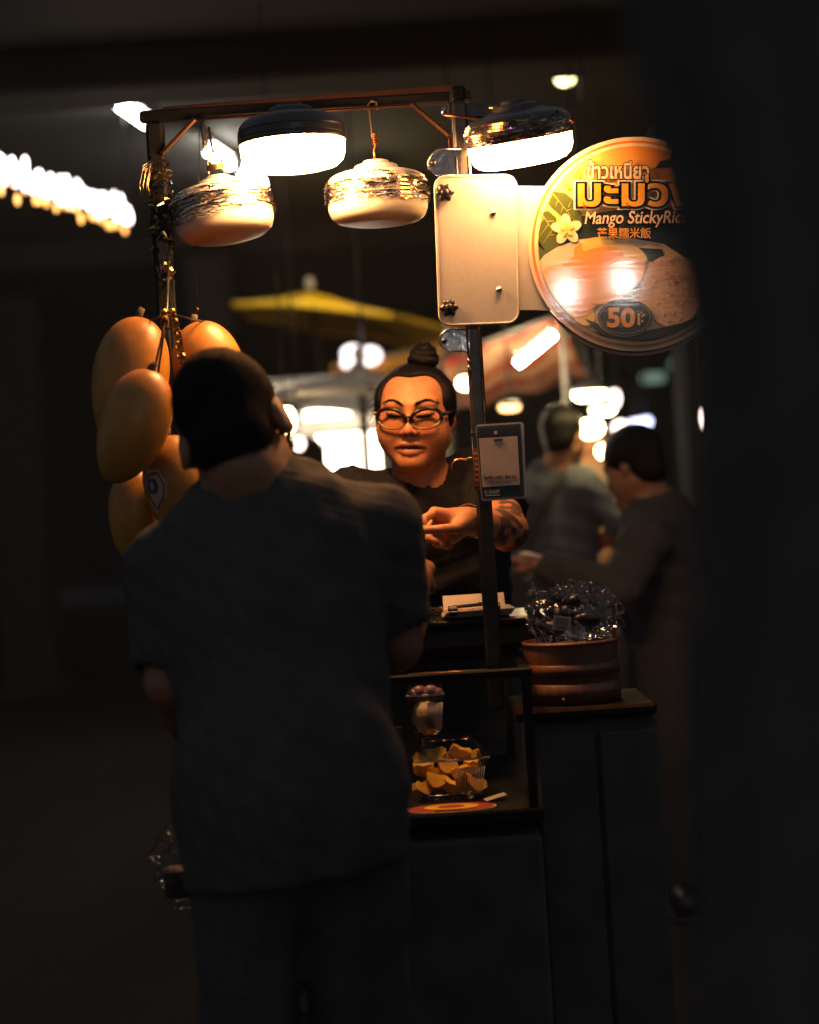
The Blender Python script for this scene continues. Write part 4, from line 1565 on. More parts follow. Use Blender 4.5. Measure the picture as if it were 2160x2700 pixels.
bagc = Vector((P(1510, 1625, YBK).x, YBK, ZBK + HB))
bag = empty('plastic_bag', bagc)
tag(bag, 'crumpled clear plastic bag of dark packets on the steamer basket', 'bag')
F = Field(np.linspace(-.13, .13, 80), np.linspace(-.13, .13, 80), np.linspace(-.03, .15, 60))
F.ell((0, 0, .045), (.082, .075, .048), k=.02).ell((-.03, -.02, .05), (.055, .05, .045), k=.02).ell((.045, 0, .055), (.05, .05, .045), k=.02).ell((.0, 0, .08), (.05, .05, .028), k=.02)
F.ripple(.0060, 60, 3).ripple(.0022, 130, 8)
F.plane((0, 0, .002), (0, 0, -1))
V, Fc = F.mesh()
mk('film', V, Fc, clear_mat('bag_film', (.97, .97, .97), .40, .08, .8, 24), bag, smooth=True, local=True)
r_ = random.Random(11)
for k in range(9):
    F = MB().sphere((0, 0, 0), .024, 12, 8, (1.3, .7, .7))
    rot = Euler((r_.uniform(-1, 1), r_.uniform(-1, 1), r_.uniform(-1, 1))).to_matrix()
    p = Vector((r_.uniform(-.045, .045), r_.uniform(-.035, .04), .026 + .055 * r_.random()))
    F.v = [tuple(rot @ Vector(q) + p) for q in F.v]
    F.build('packet', M('packet', (.012, .011, .012), .3, spec=.6), bag, local=True)
lbp = [P(x, y, YBK - .082) - bagc for x, y in ((1460, 1622), (1506, 1628), (1504, 1664), (1456, 1660))]
lab = MB().prism(lbp, (0, -1, 0), .001).build('label', M('bag_label', (.42, .36, .32), .5), bag, smooth=False, local=True)
for k in range(11):
    f0 = .12 + .07 * k
    w_ = .02 + .02 * ((k * 7) % 3) / 2
    q = [lbp[0].lerp(lbp[1], f0), lbp[0].lerp(lbp[1], f0 + w_), lbp[3].lerp(lbp[2], f0 + w_), lbp[3].lerp(lbp[2], f0)]
    top = [q[0].lerp(q[3], .12), q[1].lerp(q[2], .12), q[1].lerp(q[2], .62), q[0].lerp(q[3], .62)]
    MB().prism([p + Vector((0, -.0016, 0)) for p in top], (0, -1, 0), .0003).build('barcode_bar', M('bar_ink', (.08, .07, .07), .5), lab, smooth=False, local=True)
for f0, f1 in ((.70, .76), (.82, .90)):
    q = [lbp[0].lerp(lbp[3], f0), lbp[1].lerp(lbp[2], f0), lbp[1].lerp(lbp[2], f1), lbp[0].lerp(lbp[3], f1)]
    q = [q[0].lerp(q[1], .15), q[0].lerp(q[1], .8), q[3].lerp(q[2], .8), q[3].lerp(q[2], .15)]
    MB().prism([p + Vector((0, -.0016, 0)) for p in q], (0, -1, 0), .0003).build('barcode_bar', M('bar_ink'), lab, smooth=False, local=True)
stk = empty('wooden_stick', P(1622, 1600, YBK))
tag(stk, 'upright orange wooden stick at the right of the clear bag', 'stick')
MB().tube([Vector((P(1618, 1600, YBK + .02).x, YBK + .02, ZBK + .022)), P(1617, 1640, YBK + .02), P(1622, 1575, YBK + .02)], [.004, .005, .005], 10).build('shaft', M('stick_wood', (.50, .20, .06), .5), stk)

# ------------------------------------------------------------------ giant mango ornaments at the left post
M('mango_skin', (.6, .3, .05), .42, spec=.5, attr='tint', vary=.28, scale=13, bump=.12, bscale=60)


def mango(px, py, Y, hw, hh, lean, turn, label, shade=(1, 1, 1)):
    k = Y / 4500
    hw, hh = hw * k, hh * k
    V, Fc, cols = [], [], []
    n, m = 48, 32
    for i in range(m + 1):
        t = -math.cos(math.pi * i / m)
        rr = math.sqrt(max(0, 1 - t * t)) ** .92 * (1 + .13 * t - .06 * t * t)
        ox = .16 * (t * t) * (-1 if t < 0 else .25)
        for j in range(n):
            a = 2 * math.pi * j / n
            x = rr * math.cos(a) + ox
            V.append((x * hw, rr * math.sin(a) * hw * .84, t * hh))
            red = min(1, max(0, (t - .35) / .6)) * (.65 + .35 * math.sin(a * 1 + .6))
            c = np.array((.34, .16, .022)) * (1 - red) + np.array((.29, .075, .014)) * red
            g = min(1, max(0, (-t - .2))) * .5
            cols.append((c * (1 - g) + np.array((.34, .22, .022)) * g) * np.array(shade))
    for i in range(m):
        for j in range(n):
            j2 = (j + 1) % n
            Fc.append((i * n + j, i * n + j2, (i + 1) * n + j2, (i + 1) * n + j))
    c = P(px, py, Y)
    t = empty('mango_ornament', c)
    t.rotation_euler = (R(turn), R(lean), 0)
    tag(t, label, 'mango ornament', 'giant mango ornaments hung on the left post')
    mk('fruit', V, Fc, M('mango_skin'), t, local=True, cols=np.array(cols))
    MB().tube([(0, 0, hh * .96), (.002, 0, hh * 1.06), (.006, 0, hh * 1.14)], [.009, .007, .006], 10).build('stalk', M('stalk', (.06, .04, .02), .8), t, local=True)
    return t, hw, hh


mango(342, 1010, 3.28, 100, 176, 11, 0, 'back upper mango ornament in shade, farthest left')
m2, hw2, hh2 = mango(352, 1126, 3.12, 92, 158, 20, 0, 'large mango ornament in front, hanging left of the man and his ear')
mango(556, 990, 3.36, 94, 146, -14, 0, 'bright orange mango ornament showing above the head of the man')
m4, hw4, hh4 = mango(470, 1288, 3.20, 88, 142, -9, 0, 'mango ornament with the hexagon sticker beside the neck of the man')
mango(352, 1352, 3.26, 66, 122, 4, 0, 'smallest shaded mango ornament, lowest of the bunch')
# sticker that follows the fruit
def on_mango(hw, hh, u, v, lift=.0012):
    """u, v = offsets from the axis in metres on the camera side"""
    t = v / hh
    rr = math.sqrt(max(0, 1 - t * t)) ** .92 * (1 + .13 * t - .06 * t * t)
    ox = .16 * t * t * (-1 if t < 0 else .25)
    a = max(-.999, min(.999, (u / hw - ox) / rr))
    return Vector((u, -math.sqrt(1 - a * a) * rr * hw * .84 - lift, v))


def stick(name, pts, lift, m):
    c = (sum(p[0] for p in pts) / len(pts), sum(p[1] for p in pts) / len(pts))
    V = [on_mango(hw4, hh4, *c, lift)]
    n = len(pts)
    for f in (.5, 1.):
        V += [on_mango(hw4, hh4, c[0] + (x - c[0]) * f, c[1] + (y - c[1]) * f, lift) for x, y in pts]
    Fc = [(0, 1 + i, 1 + (i + 1) % n) for i in range(n)] + [(1 + i, 1 + n + i, 1 + n + (i + 1) % n, 1 + (i + 1) % n) for i in range(n)]
    return mk(name, V, Fc, m, m4, smooth=False, local=True)


hx = [(-.058, .020), (-.045, .044), (-.026, .042), (-.016, .010), (-.022, -.012), (-.047, -.040), (-.057, -.016)]
cen = (-.039, .006)
hx = [(x + .004, y) for x, y in hx]
stick('sticker', hx, .0010, M('sticker_white', (.46, .33, .26), .45))
stick('sticker_border', [(cen[0] + .004 + (x - cen[0] - .004) * .84, cen[1] + (y - cen[1]) * .84) for x, y in hx], .0018, M('sticker_navy', (.10, .07, .12), .45))
stick('sticker_field', [(cen[0] + .004 + (x - cen[0] - .004) * .72, cen[1] + (y - cen[1]) * .72) for x, y in hx], .0026, M('sticker_white'))
stick('sticker_emblem', [(-.039 + .0105 * math.cos(a), .012 + .015 * math.sin(a)) for a in [2 * math.pi * k / 20 for k in range(20)]], .0034, M('sticker_blue', (.05, .05, .10), .45))
stick('sticker_emblem', [(-.041 + .004 * math.cos(a), .013 + .008 * math.sin(a)) for a in [2 * math.pi * k / 14 for k in range(14)]], .0042, M('sticker_pale', (.40, .35, .36), .45))

# strings and foil ribbons at the knot of the bunch
for i, (pl, w, lb) in enumerate((([(428, 828), (424, 860), (437, 872), (448, 860), (446, 830)], .016, 'short crumpled gold foil ribbon at the knot above the mangoes'),
                                 ([(452, 822), (462, 850), (470, 890), (474, 925), (484, 960)], .015, 'long gold foil ribbon hanging down behind the head of the man'))):
    pts = [P(x, y, 3.20 - .01 * i) for x, y in pl]
    t = empty('foil_ribbon', pts[0])
    tag(t, lb, 'ribbon')
    if i == 0:
        pts = [P(432, 824, 3.20), P(431, 840, 3.196), P(433, 856, 3.20), P(437, 872, 3.196)]
    V, Fc = [], []
    fine = []
    for a, b in zip(pts[:-1], pts[1:]):
        fine += [a.lerp(b, f / 6) for f in range(6)]
    fine.append(pts[-1])
    for k, p in enumerate(fine):
        ww = w * (.35 + .65 * min(1, k / 8)) * .5
        for s in (-1, -.3, .4, 1):
            V.append(p + Vector((s * ww, .004 * math.sin(k * 1.3 + s * 2), .001 * math.sin(k * 2.1))))
    for k in range(len(fine) - 1):
        for s in range(3):
            Fc.append((k * 4 + s, k * 4 + s + 1, k * 4 + 5 + s, k * 4 + 4 + s))
    mk('strip', V, Fc, M('gold_foil'), t, smooth=False)
    MB().sphere(pts[0], .008, 12, 8).build('knot', M('gold_foil'), t)
t = empty('mango_string', P(440, 830, 3.45))
tag(t, 'dark cords tying the mango bunch to the left post', 'cord')
kn = P(440, 826, 3.21)
for q in ((385, 850, 3.29), (405, 985, 3.15), (545, 850, 3.36), (470, 1150, 3.24), (380, 1235, 3.28)):
    MB().tube([P(448, 640, 3.46), kn, P(*q)], .0022, 6).build('cord', M('black_plastic'), t)
# tinsel garland wound round the upper left post
t = empty('garland', P(425, 480, 3.45))
tag(t, 'dark gold tinsel garland wound round the upper left post', 'garland')
r_ = np.random.default_rng(5)
V, Fc, cols = [], [], []
for i in range(420):
    f = r_.random()
    py = 415 + 330 * f
    ctr = P(414 + (py - 400) * .072, py, 3.455)
    a = r_.uniform(0, 6.28)
    rad = r_.uniform(.018, .026) if py < 640 else .018 + .004 * r_.random()
    d = Vector((math.cos(a), math.sin(a), 0))
    L = r_.uniform(.006, .016)
    dr = (Vector((r_.normal(), r_.normal(), r_.normal() - .5))).normalized()
    p = ctr + d * rad
    dr = (dr - d * dr.dot(d) * .8).normalized()
    wv = dr.cross(d).normalized() * r_.uniform(.0015, .0040)
    b = len(V)
    V += [p - wv, p + wv, p + dr * L + wv * .4, p + dr * L - wv * .4]
    Fc.append((b, b + 1, b + 2, b + 3))
    q = r_.random()
    cols += [((.22, .11, .03) if q < .5 else (.10, .10, .09) if q < .85 else (.3, .25, .06))] * 4
o = mk('tinsel', V, Fc, MATS['tinsel'], t, smooth=False, cols=np.array(cols))
o['kind'] = 'stuff'
for k in range(9):
    x0 = 398 - r_.uniform(0, 24)
    y0 = 425 + r_.uniform(0, 20)
    pts = [P(408, y0 - 10, 3.44), P(x0, y0 + 10, 3.43), P(x0 - 8, y0 + 50, 3.43), P(x0 - 12 + r_.uniform(-6, 12), y0 + 75, 3.43)]
    MB().tube(pts, .0013, 4).build('streamer', MATS['gold_foil'] if k % 3 == 0 else M('grey_foil', (.2, .2, .19), .3, metal=1), t)
# clear tape down the post
t = empty('tape', P(430, 690, 3.44))
tag(t, 'strip of brownish clear tape hanging on the left post', 'tape')
MB().prism([P(412, 632, 3.448), P(443, 640, 3.448), P(448, 716, 3.448), P(424, 720, 3.448)], NRM, .0012).build('strip', M('tape', (.10, .06, .035), .25, spec=.6, bump=.5, bscale=120), t, smooth=False)
t = empty('lamp_hook', P(520, 815, 3.49))
MB().tube([P(517, 810, 3.49), P(523, 816, 3.49), P(518, 822, 3.49)], .0025, 6).build('wire', M('copper_wire'), t)
MB().tube([P(520, 640, 3.49), P(519, 740, 3.49), P(517, 810, 3.49)], .0009, 5).build('thread', M('black_plastic'), t)
MB().tube([P(526, 300, 3.49), P(524, 480, 3.49), P(520, 640, 3.49)], .0009, 5).build('thread', M('black_plastic'), t)
tag(t, 'tiny copper hook on a thread left of the yellow parasol', 'hook')
t = empty('lamp_cable', P(535, 330, 3.46))
tag(t, 'dark power cable with brass plug hanging from the top bar', 'cable')
MB().tube([P(534, 305, 3.455), P(535, 345, 3.455), P(538, 368, 3.455), P(540, 382, 3.455)], .004, 8).build('cable', M('black_plastic'), t)
MB().tube([P(541, 376, 3.454), P(538, 384, 3.454), P(541, 391, 3.454)], .0028, 6).build('plug', M('gold_wire'), t)

# ------------------------------------------------------------------ people
def frame(J):
    sl, sr = Vector(J['sl']), Vector(J['sr'])       # sl = at -x side of the picture
    up = (Vector(J['nb']) - Vector(J['hip'])).normalized()
    sd = (sr - sl)
    sd = (sd - up * sd.dot(up)).normalized()
    fw = up.cross(sd)
    return Matrix((sd, fw, up)).transposed(), (sr - sl).length


def torso(F, J, g, fat=1., bust=0., facing=-1):
    rot, w = frame(J)
    w = J.get('w', w)
    nb, hip = Vector(J['nb']), Vector(J['hip'])
    for s in ('sl', 'sr'):
        q = Vector(J[s])
        F.cap(nb, q, J.get('rt', .062) + g, J.get('rs', .062) + g, k=.03)
    F.ell(nb.lerp(hip, .30), (w * .44 * fat + g, .108 * fat + g, .20 + g), rot, k=.05)
    F.ell(nb.lerp(hip, .68), (w * .40 * fat + g, .112 * fat + g, .20 + g), rot, k=.05)
    F.ell(hip, (w * .41 * fat + g, .115 * fat + g, .13 + g), rot, k=.05)
    if bust:
        for s in (-1, 1):
            F.ell(nb.lerp(hip, .38) + rot @ Vector((s * .075, facing * .085, 0)), (.075 + g, .06 + g, .07 + g), rot, k=.04)


def arms(F, J, g, frac=1., fore=True, sc=1.):
    for s in 'lr':
        a, b, c = Vector(J['s' + s]), Vector(J['e' + s]), Vector(J['w' + s])
        e = a.lerp(b, frac)
        r0, r1 = .055 * sc, .043 * sc
        F.cap(a, e, r0 + g, r0 + (r1 - r0) * frac + g, k=.025)
        if fore:
            F.ell(b.lerp(c, .3), (.04 * sc, .04 * sc, .07 * sc), (c - b).to_track_quat('Z', 'Y').to_matrix(), k=.02)
            F.cap(b, c, .040 * sc, .027 * sc, k=.012)


def legs(F, J, g, foot=True):
    hip = Vector(J['hip'])
    rot, w = frame(J)
    sd = rot @ Vector((1, 0, 0))
    for s in (-1, 1):
        h = hip + sd * .085 * s - Vector((0, 0, .04))
        kn = Vector(J.get('k' + ('l' if s < 0 else 'r'), h + Vector((0, .02 * J['fw'], -(h.z - .48)))))
        an = Vector(J.get('a' + ('l' if s < 0 else 'r'), (kn.x, kn.y - .03 * J['fw'], .09)))
        F.cap(h, kn, .085 + g, .060 + g * 1.2, k=.03)
        F.cap(kn, an, .055 + g * 1.3, .040 + g * 1.6, k=.02)
        if foot:
            F.cap(an - Vector((0, 0, .03)), an + Vector((0, .14 * J['fw'], -.055)), .035, .026, k=.02)


def shoes(J):
    mb = MB()
    hip = Vector(J['hip'])
    rot, w = frame(J)
    sd = rot @ Vector((1, 0, 0))
    out = []
    for s in (-1, 1):
        h = hip + sd * .085 * s
        an = Vector((h.x, h.y - .01 * J['fw'], .09))
        f = J['fw']
        m = MB()
        m.sphere((an.x, an.y + .055 * f, .052), 1, 20, 12, (.05, .145, .05))
        m.v = [(x, y, max(z, .012) if z < .03 else z) for x, y, z in m.v]
        m.bbox((an.x, an.y + .055 * f, .009), (.095, .275, .016), .006)
        out.append(m)
    return out


def grow(name, F, m, parent=None, cols=None, smooth=True):
    V, Fc = F.mesh()
    return mk(name, V, Fc, m, parent, smooth=smooth, cols=cols(V) if cols else None)


def hair_field(F, H, kind):
    if kind == 'bun':
        H.ell(F, (0, .014, .026), (.082, .101, .080), k=.02)
        H.ell(F, (0, .055, -.02), (.070, .052, .06), k=.02)
        for s in (-1, 1):
            H.ell(F, (s * .067, .0, .012), (.019, .036, .05), k=.02)
        H.ell(F, (-.002, -.10, -.006), (.073, .100, .088), k=.008, sub=True)
        for s in (-1, 1):
            H.ell(F, (s * .036 - .002, -.085, .048), (.031, .062, .034), k=.022, sub=True)
        H.ell(F, (0, -.05, -.125), (.10, .085, .075), k=.012, sub=True)
    elif kind == 'buzz':
        H.ell(F, (0, .016, .037), (.0795, .0985, .0875), k=.02)
        H.ell(F, (0, .05, -.036), (.062, .054, .064), k=.02)
        H.ell(F, (0, -.11, -.015), (.064, .06, .09), k=.012, sub=True)
        H.ell(F, (0, -.045, -.135), (.12, .100, .095), k=.012, sub=True)
        for s in (-1, 1):
            H.ell(F, (s * .085, .006, -.018), (.022, .024, .034), k=.008, sub=True)
    elif kind == 'short':
        H.ell(F, (0, .018, .038), (.086, .104, .094), k=.02)
        H.ell(F, (0, .05, -.03), (.068, .058, .06), k=.02)
        H.ell(F, (0, -.115, -.02), (.068, .06, .092), k=.012, sub=True)
        H.ell(F, (0, -.04, -.125), (.12, .095, .095), k=.012, sub=True)
    elif kind == 'bob':
        H.ell(F, (0, .02, .036), (.09, .11, .096), k=.02)
        H.ell(F, (0, .045, -.05), (.085, .075, .10), k=.03)
        H.ell(F, (0, -.125, -.03), (.07, .07, .11), k=.012, sub=True)


def strands(V, Fc, n, L, w, H, seed, down=.0, test=None):
    """short tapering hairs standing on a surface, returned as extra geometry"""
    r = np.random.default_rng(seed)
    V = np.asarray(V)
    q = np.asarray(Fc)
    a, b, c = V[q[:, 0]], V[q[:, 1]], V[q[:, 2]]
    nr = np.cross(b - a, c - a)
    nr /= np.linalg.norm(nr, axis=1)[:, None] + 1e-12
    ctr = V[q].mean(1)
    ids = np.arange(len(q))
    if test is not None:
        ids = ids[test(H.loc(ctr))]
    ids = r.choice(ids, n)
    o, f = [], []
    for i in ids:
        d = nr[i] + r.normal(size=3) * .45 + np.array((0, 0, -down))
        d /= np.linalg.norm(d)
        s = np.cross(d, r.normal(size=3))
        s *= w / (np.linalg.norm(s) + 1e-9)
        p = ctr[i] + r.normal(size=3) * .0012 - nr[i] * .001
        k = len(o)
        o += [p - s, p + s, p + d * L * r.uniform(.4, 1.1)]
        f.append((k, k + 1, k + 2))
    return o, f


# --- the customer, seen from behind
HM = Head(P(616, 1134, 2.80), yaw=R(177), pitch=R(24), roll=R(16), s=1.065)
JM = dict(nb=P(690, 1322, 2.79), hip=P(765, 2040, 2.66), sl=P(452, 1502, 2.78), sr=P(1000, 1396, 2.83), el=P(452, 1800, 2.74), er=P(1045, 1700, 2.83),
          wl=P(540, 2010, 2.93), wr=P(1098, 1530, 3.05), fw=1, rt=.061, rs=.060, w=.41)
man = None
ax_ = (axis((-.58, .42, .0055)), axis((2.42, 3.36, .0055)), axis((0, 1.02, .012), (1.02, 1.66, .0038)))
F = Field(*ax_)
put_head(F, HM, ear=1.22)
F.cap(HM.w((0, .022, -.045)), HM.w((0, .026, -.09)), .050, .052, k=.025)
F.cap(HM.w((0, .024, -.07)), Vector(JM['nb']) + Vector((0, -.002, .01)), .052, .058, k=.03)
torso(F, JM, -.012)
arms(F, JM, 0)
legs(F, JM, -.004)
wl, wr = Vector(JM['wl']), Vector(JM['wr'])
simple_hand(F, wl, (.12, .10, -1), (.2, .9, .1), 1.0, .85, -1)
simple_hand(F, wr, P(1100, 1440, 3.20) - wr, (.3, -.5, .3), .95, .45, 1)
SK_M = (.24, .105, .052)
V, Fc = F.mesh()
man = mk('person', V, Fc, M('skin'), cols=skin_cols(V, HM, SK_M))
tag(man, 'person seen from behind with cropped hair and black t-shirt bowing towards the stall', 'person')
F = Field(axis((-.40, .05, .0035)), axis((2.60, 2.98, .0035)), axis((1.25, 1.66, .0035)))
hair_field(F, HM, 'buzz')
V, Fc = F.mesh()
ho, hf = strands(V, Fc, 9000, .0075, .00045, HM, 3, .2)
ho2, hf2 = strands(V, Fc, 5000, .011, .0004, HM, 4, 1.2, test=lambda L: (L[:, 2] < -.045) & (L[:, 1] > 0))
hf = hf + [tuple(i + len(ho) for i in f) for f in hf2]
ho = ho + ho2
n0 = len(V)
mk('hair', np.concatenate([V, np.array(ho)]), Fc.tolist() + [tuple(i + n0 for i in f) for f in hf], M('buzz_hair'), man)
F = Field(axis((-.60, .44, .006)), axis((2.40, 3.12, .006)), axis((.62, 1.06, .009), (1.06, 1.50, .005)))
torso(F, JM, .004, fat=1.02)
F.ell(Vector(JM['hip']) + Vector((0, 0, -.10)), (.182, .140, .26), k=.05)
F.ripple(.0022, 34, 12)
arms(F, JM, .020, .74, fore=False)
F.ripple(.0018, 22, 5).ripple(.0008, 75, 9)
for s in 'lr':
    a, b = Vector(JM['s' + s]), Vector(JM['e' + s])
    F.cap(a.lerp(b, .86), b.lerp(a, -.3), .058, .056, k=.004, sub=True)
cn = Vector(JM['nb'])
hw_ = HM.w((0, .024, -.07))
F.cap(cn + (hw_ - cn) * .62, cn + (hw_ - cn) * 1.6, .061, .074, k=.006, sub=True)
F.plane((0, 0, .755), (.1, 0, -1))
shirt = grow('t_shirt', F, M('black_cloth'), man)
F = Field(axis((-.55, .30, .010)), axis((2.35, 3.0, .010)), axis((.03, 1.0, .010)))
legs(F, JM, .010, foot=False)
torso(F, dict(JM, nb=Vector(JM['hip']) + Vector((0, 0, .10)), sl=Vector(JM['hip']) + Vector((-.12, 0, .02)), sr=Vector(JM['hip']) + Vector((.12, 0, .02)), w=.37), -.012)
F.ripple(.004, 24, 2)
F.plane((0, 0, .84), (0, 0, 1))
F.plane((0, 0, .06), (0, 0, -1))
grow('trousers', F, M('dark_cloth'), man)
for m_ in shoes(JM):
    m_.build('shoe', M('black_plastic'), man)

# the bag he carries in his hanging hand
hb = Vector(JM['wl']) + Vector((.015, .02, -.105))
t = empty('carrier_bag', hb)
tag(t, 'clear carrier bag with thin orange handles hanging from the hand of the man', 'bag')
cbag = P(482, 2225, 2.99)
F = Field(np.linspace(cbag.x - .12, cbag.x + .12, 60), np.linspace(cbag.y - .1, cbag.y + .1, 50), np.linspace(cbag.z - .2, cbag.z + .12, 80))
F.ell(cbag - Vector((0, 0, .03)), (.048, .042, .08), k=.02).cap(cbag + Vector((.01, 0, .03)), cbag + Vector((.02, 0, .075)), .035, .02, k=.03)
F.ripple(.006, 60, 6).ripple(.003, 150, 2)
V, Fc = F.mesh()
mk('film', V, Fc, clear_mat('carrier_film', (.94, .94, .94), .10, .10, .8, 60), t, smooth=False)
for dx in (-.012, .016):
    MB().tube([cbag + Vector((.02 + dx, 0, .08)), cbag.lerp(hb, .6) + Vector((dx * .6, 0, 0)), hb + Vector((dx * .2, 0, .004))], .0028, 6).build('handle', M('orange_plastic', (.50, .16, .05), .4), t)
MB().lathe([(0, 0), (.030, 0), (.034, .045), (.036, .047), (0, .050)], 32, cbag + Vector((-.005, 0, -.09))).build('food_cup', M('brown_cup', (.10, .06, .04), .5), t)

# --- the vendor
HW = Head(P(1096, 1086, 3.77), yaw=R(-9), pitch=R(5), roll=R(3.6), s=1.035)
WY = 3.36
JW = dict(nb=P(1112, 1318, 3.825), hip=Vector((.06, 4.10, .92)), sl=P(940, 1318, 3.81), sr=P(1272, 1258, 3.86), el=P(905, 1560, 3.72), er=P(1338, 1398, 3.60),
          wl=P(1010, 1545, 3.50), wr=P(1236, 1374, 3.385), fw=-1, rt=.058, rs=.06, w=.42)
F = Field(axis((-.32, -.10, .006), (-.10, .26, .0025), (.26, .34, .006)), axis((3.24, 3.50, .003), (3.50, 3.96, .0025), (3.96, 4.34, .012)), axis((0, 1.08, .014), (1.08, 1.30, .0028), (1.30, 1.62, .0022)))
put_head(F, HW, .012, .018)
F.cap(HW.w((0, .02, -.05)), HW.w((0, .03, -.10)), .050, .052, k=.03)
F.cap(HW.w((0, .02, -.07)), JW['nb'], .052, .060, k=.03)
torso(F, JW, -.012, bust=1)
arms(F, JW, 0, sc=1.02)
legs(F, JW, -.004)
# pinching hand
Wp = lambda x, y, Y: P(x, y, Y)
ch = [[Wp(1200, 1392, 3.345), Wp(1160, 1396, 3.315), Wp(1112, 1398, 3.31)],
      [Wp(1146, 1352, 3.365), Wp(1122, 1366, 3.335), Wp(1112, 1384, 3.322), Wp(1106, 1396, 3.318)],
      [Wp(1152, 1362, 3.392), Wp(1128, 1394, 3.375), Wp(1132, 1420, 3.362), Wp(1152, 1430, 3.355)],
      [Wp(1164, 1374, 3.412), Wp(1142, 1410, 3.398), Wp(1150, 1434, 3.385), Wp(1172, 1440, 3.378)],
      [Wp(1180, 1384, 3.426), Wp(1162, 1420, 3.415), Wp(1174, 1440, 3.402), Wp(1190, 1442, 3.392)]]
put_hand(F, JW['wr'], ch, .0083, k=.0028)
F.ell(Wp(1192, 1374, 3.395), (.030, .026, .022), k=.015)
F.ell(Wp(1190, 1404, 3.385), (.026, .024, .022), k=.012)
simple_hand(F, JW['wl'], (.5, -.6, .2), (0, .2, 1), .95, .4, 1)
SK_W = (.50, .21, .09)
V, Fc = F.mesh()
ea, eb = np.array(JW['wr']), np.array(JW['er'])
woman = mk('person', V, Fc, M('skin'), cols=skin_cols(V, HW, SK_W, (ea, eb, .42, 1.25)))
tag(woman, 'person with round face, glasses and bun in black serving behind the stall', 'person')
F = Field(axis((-.12, .14, .0026)), axis((3.58, 3.94, .0026)), axis((1.36, 1.68, .0024)))
hair_field(F, HW, 'bun')
V, Fc = F.mesh()
ho, hf = strands(V, Fc, 2600, .007, .00035, HW, 8, .1)
n0 = len(V)
hair = mk('hair', np.concatenate([V, np.array(ho)]), Fc.tolist() + [tuple(i + n0 for i in f) for f in hf], M('hair'), woman)
bn = HW.w((.016, .012, .120))
mb = MB()
for k, (rr_, zz, th_) in enumerate(((.0225, -.010, .0135), (.0175, .003, .0130), (.009, .012, .0125))):
    loop = []
    for q in range(25):
        a = 2 * math.pi * q / 24 + k
        loop.append(bn + HW.M @ Vector((rr_ * math.cos(a), rr_ * math.sin(a), zz + .0035 * math.sin(a * 2 + k) + .0022 * math.sin(a * 5))))
    mb.tube(loop, th_, 10, False)
mk('hair_bun', mb.v, mb.f, M('hair'), woman)
mb = MB()
r_ = random.Random(3)
for k in range(90):                                   # loose strands
    side = -1 if k % 3 else 1
    p0 = HW.w((side * .078, r_.uniform(-.02, .03), r_.uniform(-.05, .06))) if k < 70 else bn + Vector((r_.uniform(-.02, .02), 0, .012))
    d = Vector((side * r_.uniform(.2, 1), r_.uniform(-.3, .3), r_.uniform(-1.1, .25) if k < 70 else r_.uniform(.2, 1))).normalized()
    L = r_.uniform(.015, .045)
    cr = Vector((r_.uniform(-.4, .4), 0, -.5))
    mb.tube([p0, p0 + d * L * .5, p0 + d * L + cr * L * .5], [.0005, .00045, .0003], 4, False)
mk('loose_strands', mb.v, mb.f, M('hair'), woman)
F = Field(axis((-.36, .40, .0055)), axis((3.46, 4.36, .0065)), axis((.80, 1.0, .010), (1.0, 1.42, .0045)))
torso(F, JW, .006, fat=1.04, bust=1)
arms(F, JW, .020, .66, fore=False)
F.ripple(.0028, 30, 15).ripple(.0012, 75, 4)
for s in 'lr':
    a, b = Vector(JW['s' + s]), Vector(JW['e' + s])
    F.cap(a.lerp(b, .80), b.lerp(a, -.3), .060, .058, k=.004, sub=True)
nk = HW.w((0, .02, -.07))
F.cap(JW['nb'], JW['nb'] + (nk - JW['nb']) * 2.2, .062, .074, k=.006, sub=True)
grow('t_shirt', F, M('vendor_cloth', (.012, .012, .013), .92, spec=.2, vary=.2, scale=200, bump=.35, bscale=260), woman)
F = Field(axis((-.20, .34, .011)), axis((3.84, 4.38, .011)), axis((.03, 1.04, .011)))
legs(F, JW, .016, foot=False)
torso(F, dict(JW, nb=JW['hip'] + Vector((0, 0, .10)), sl=JW['hip'] + Vector((-.12, 0, .02)), sr=JW['hip'] + Vector((.12, 0, .02)), w=.42), -.004)
F.plane((0, 0, .98), (0, 0, 1))
F.plane((0, 0, .06), (0, 0, -1))
grow('trousers', F, M('dark_cloth'), woman)
for m_ in shoes(JW):
    m_.build('shoe', M('black_plastic'), woman)
# eyebrows and lashes follow the modelled face
VW = np.array([v.co for v in woman.data.vertices])
LW = HW.loc(VW)
fm = (LW[:, 1] < -.045) & (np.abs(LW[:, 0]) < .07) & (np.abs(LW[:, 2]) < .06)
LWf = LW[fm]


def on_face(x, z, lift=.0):
    d = np.hypot(LWf[:, 0] - x, LWf[:, 2] - z)
    k = np.argsort(d)[:6]
    k = k[np.argsort(LWf[k, 1])[:4]]
    return HW.w((x, float(LWf[k, 1].mean()) - lift, z))


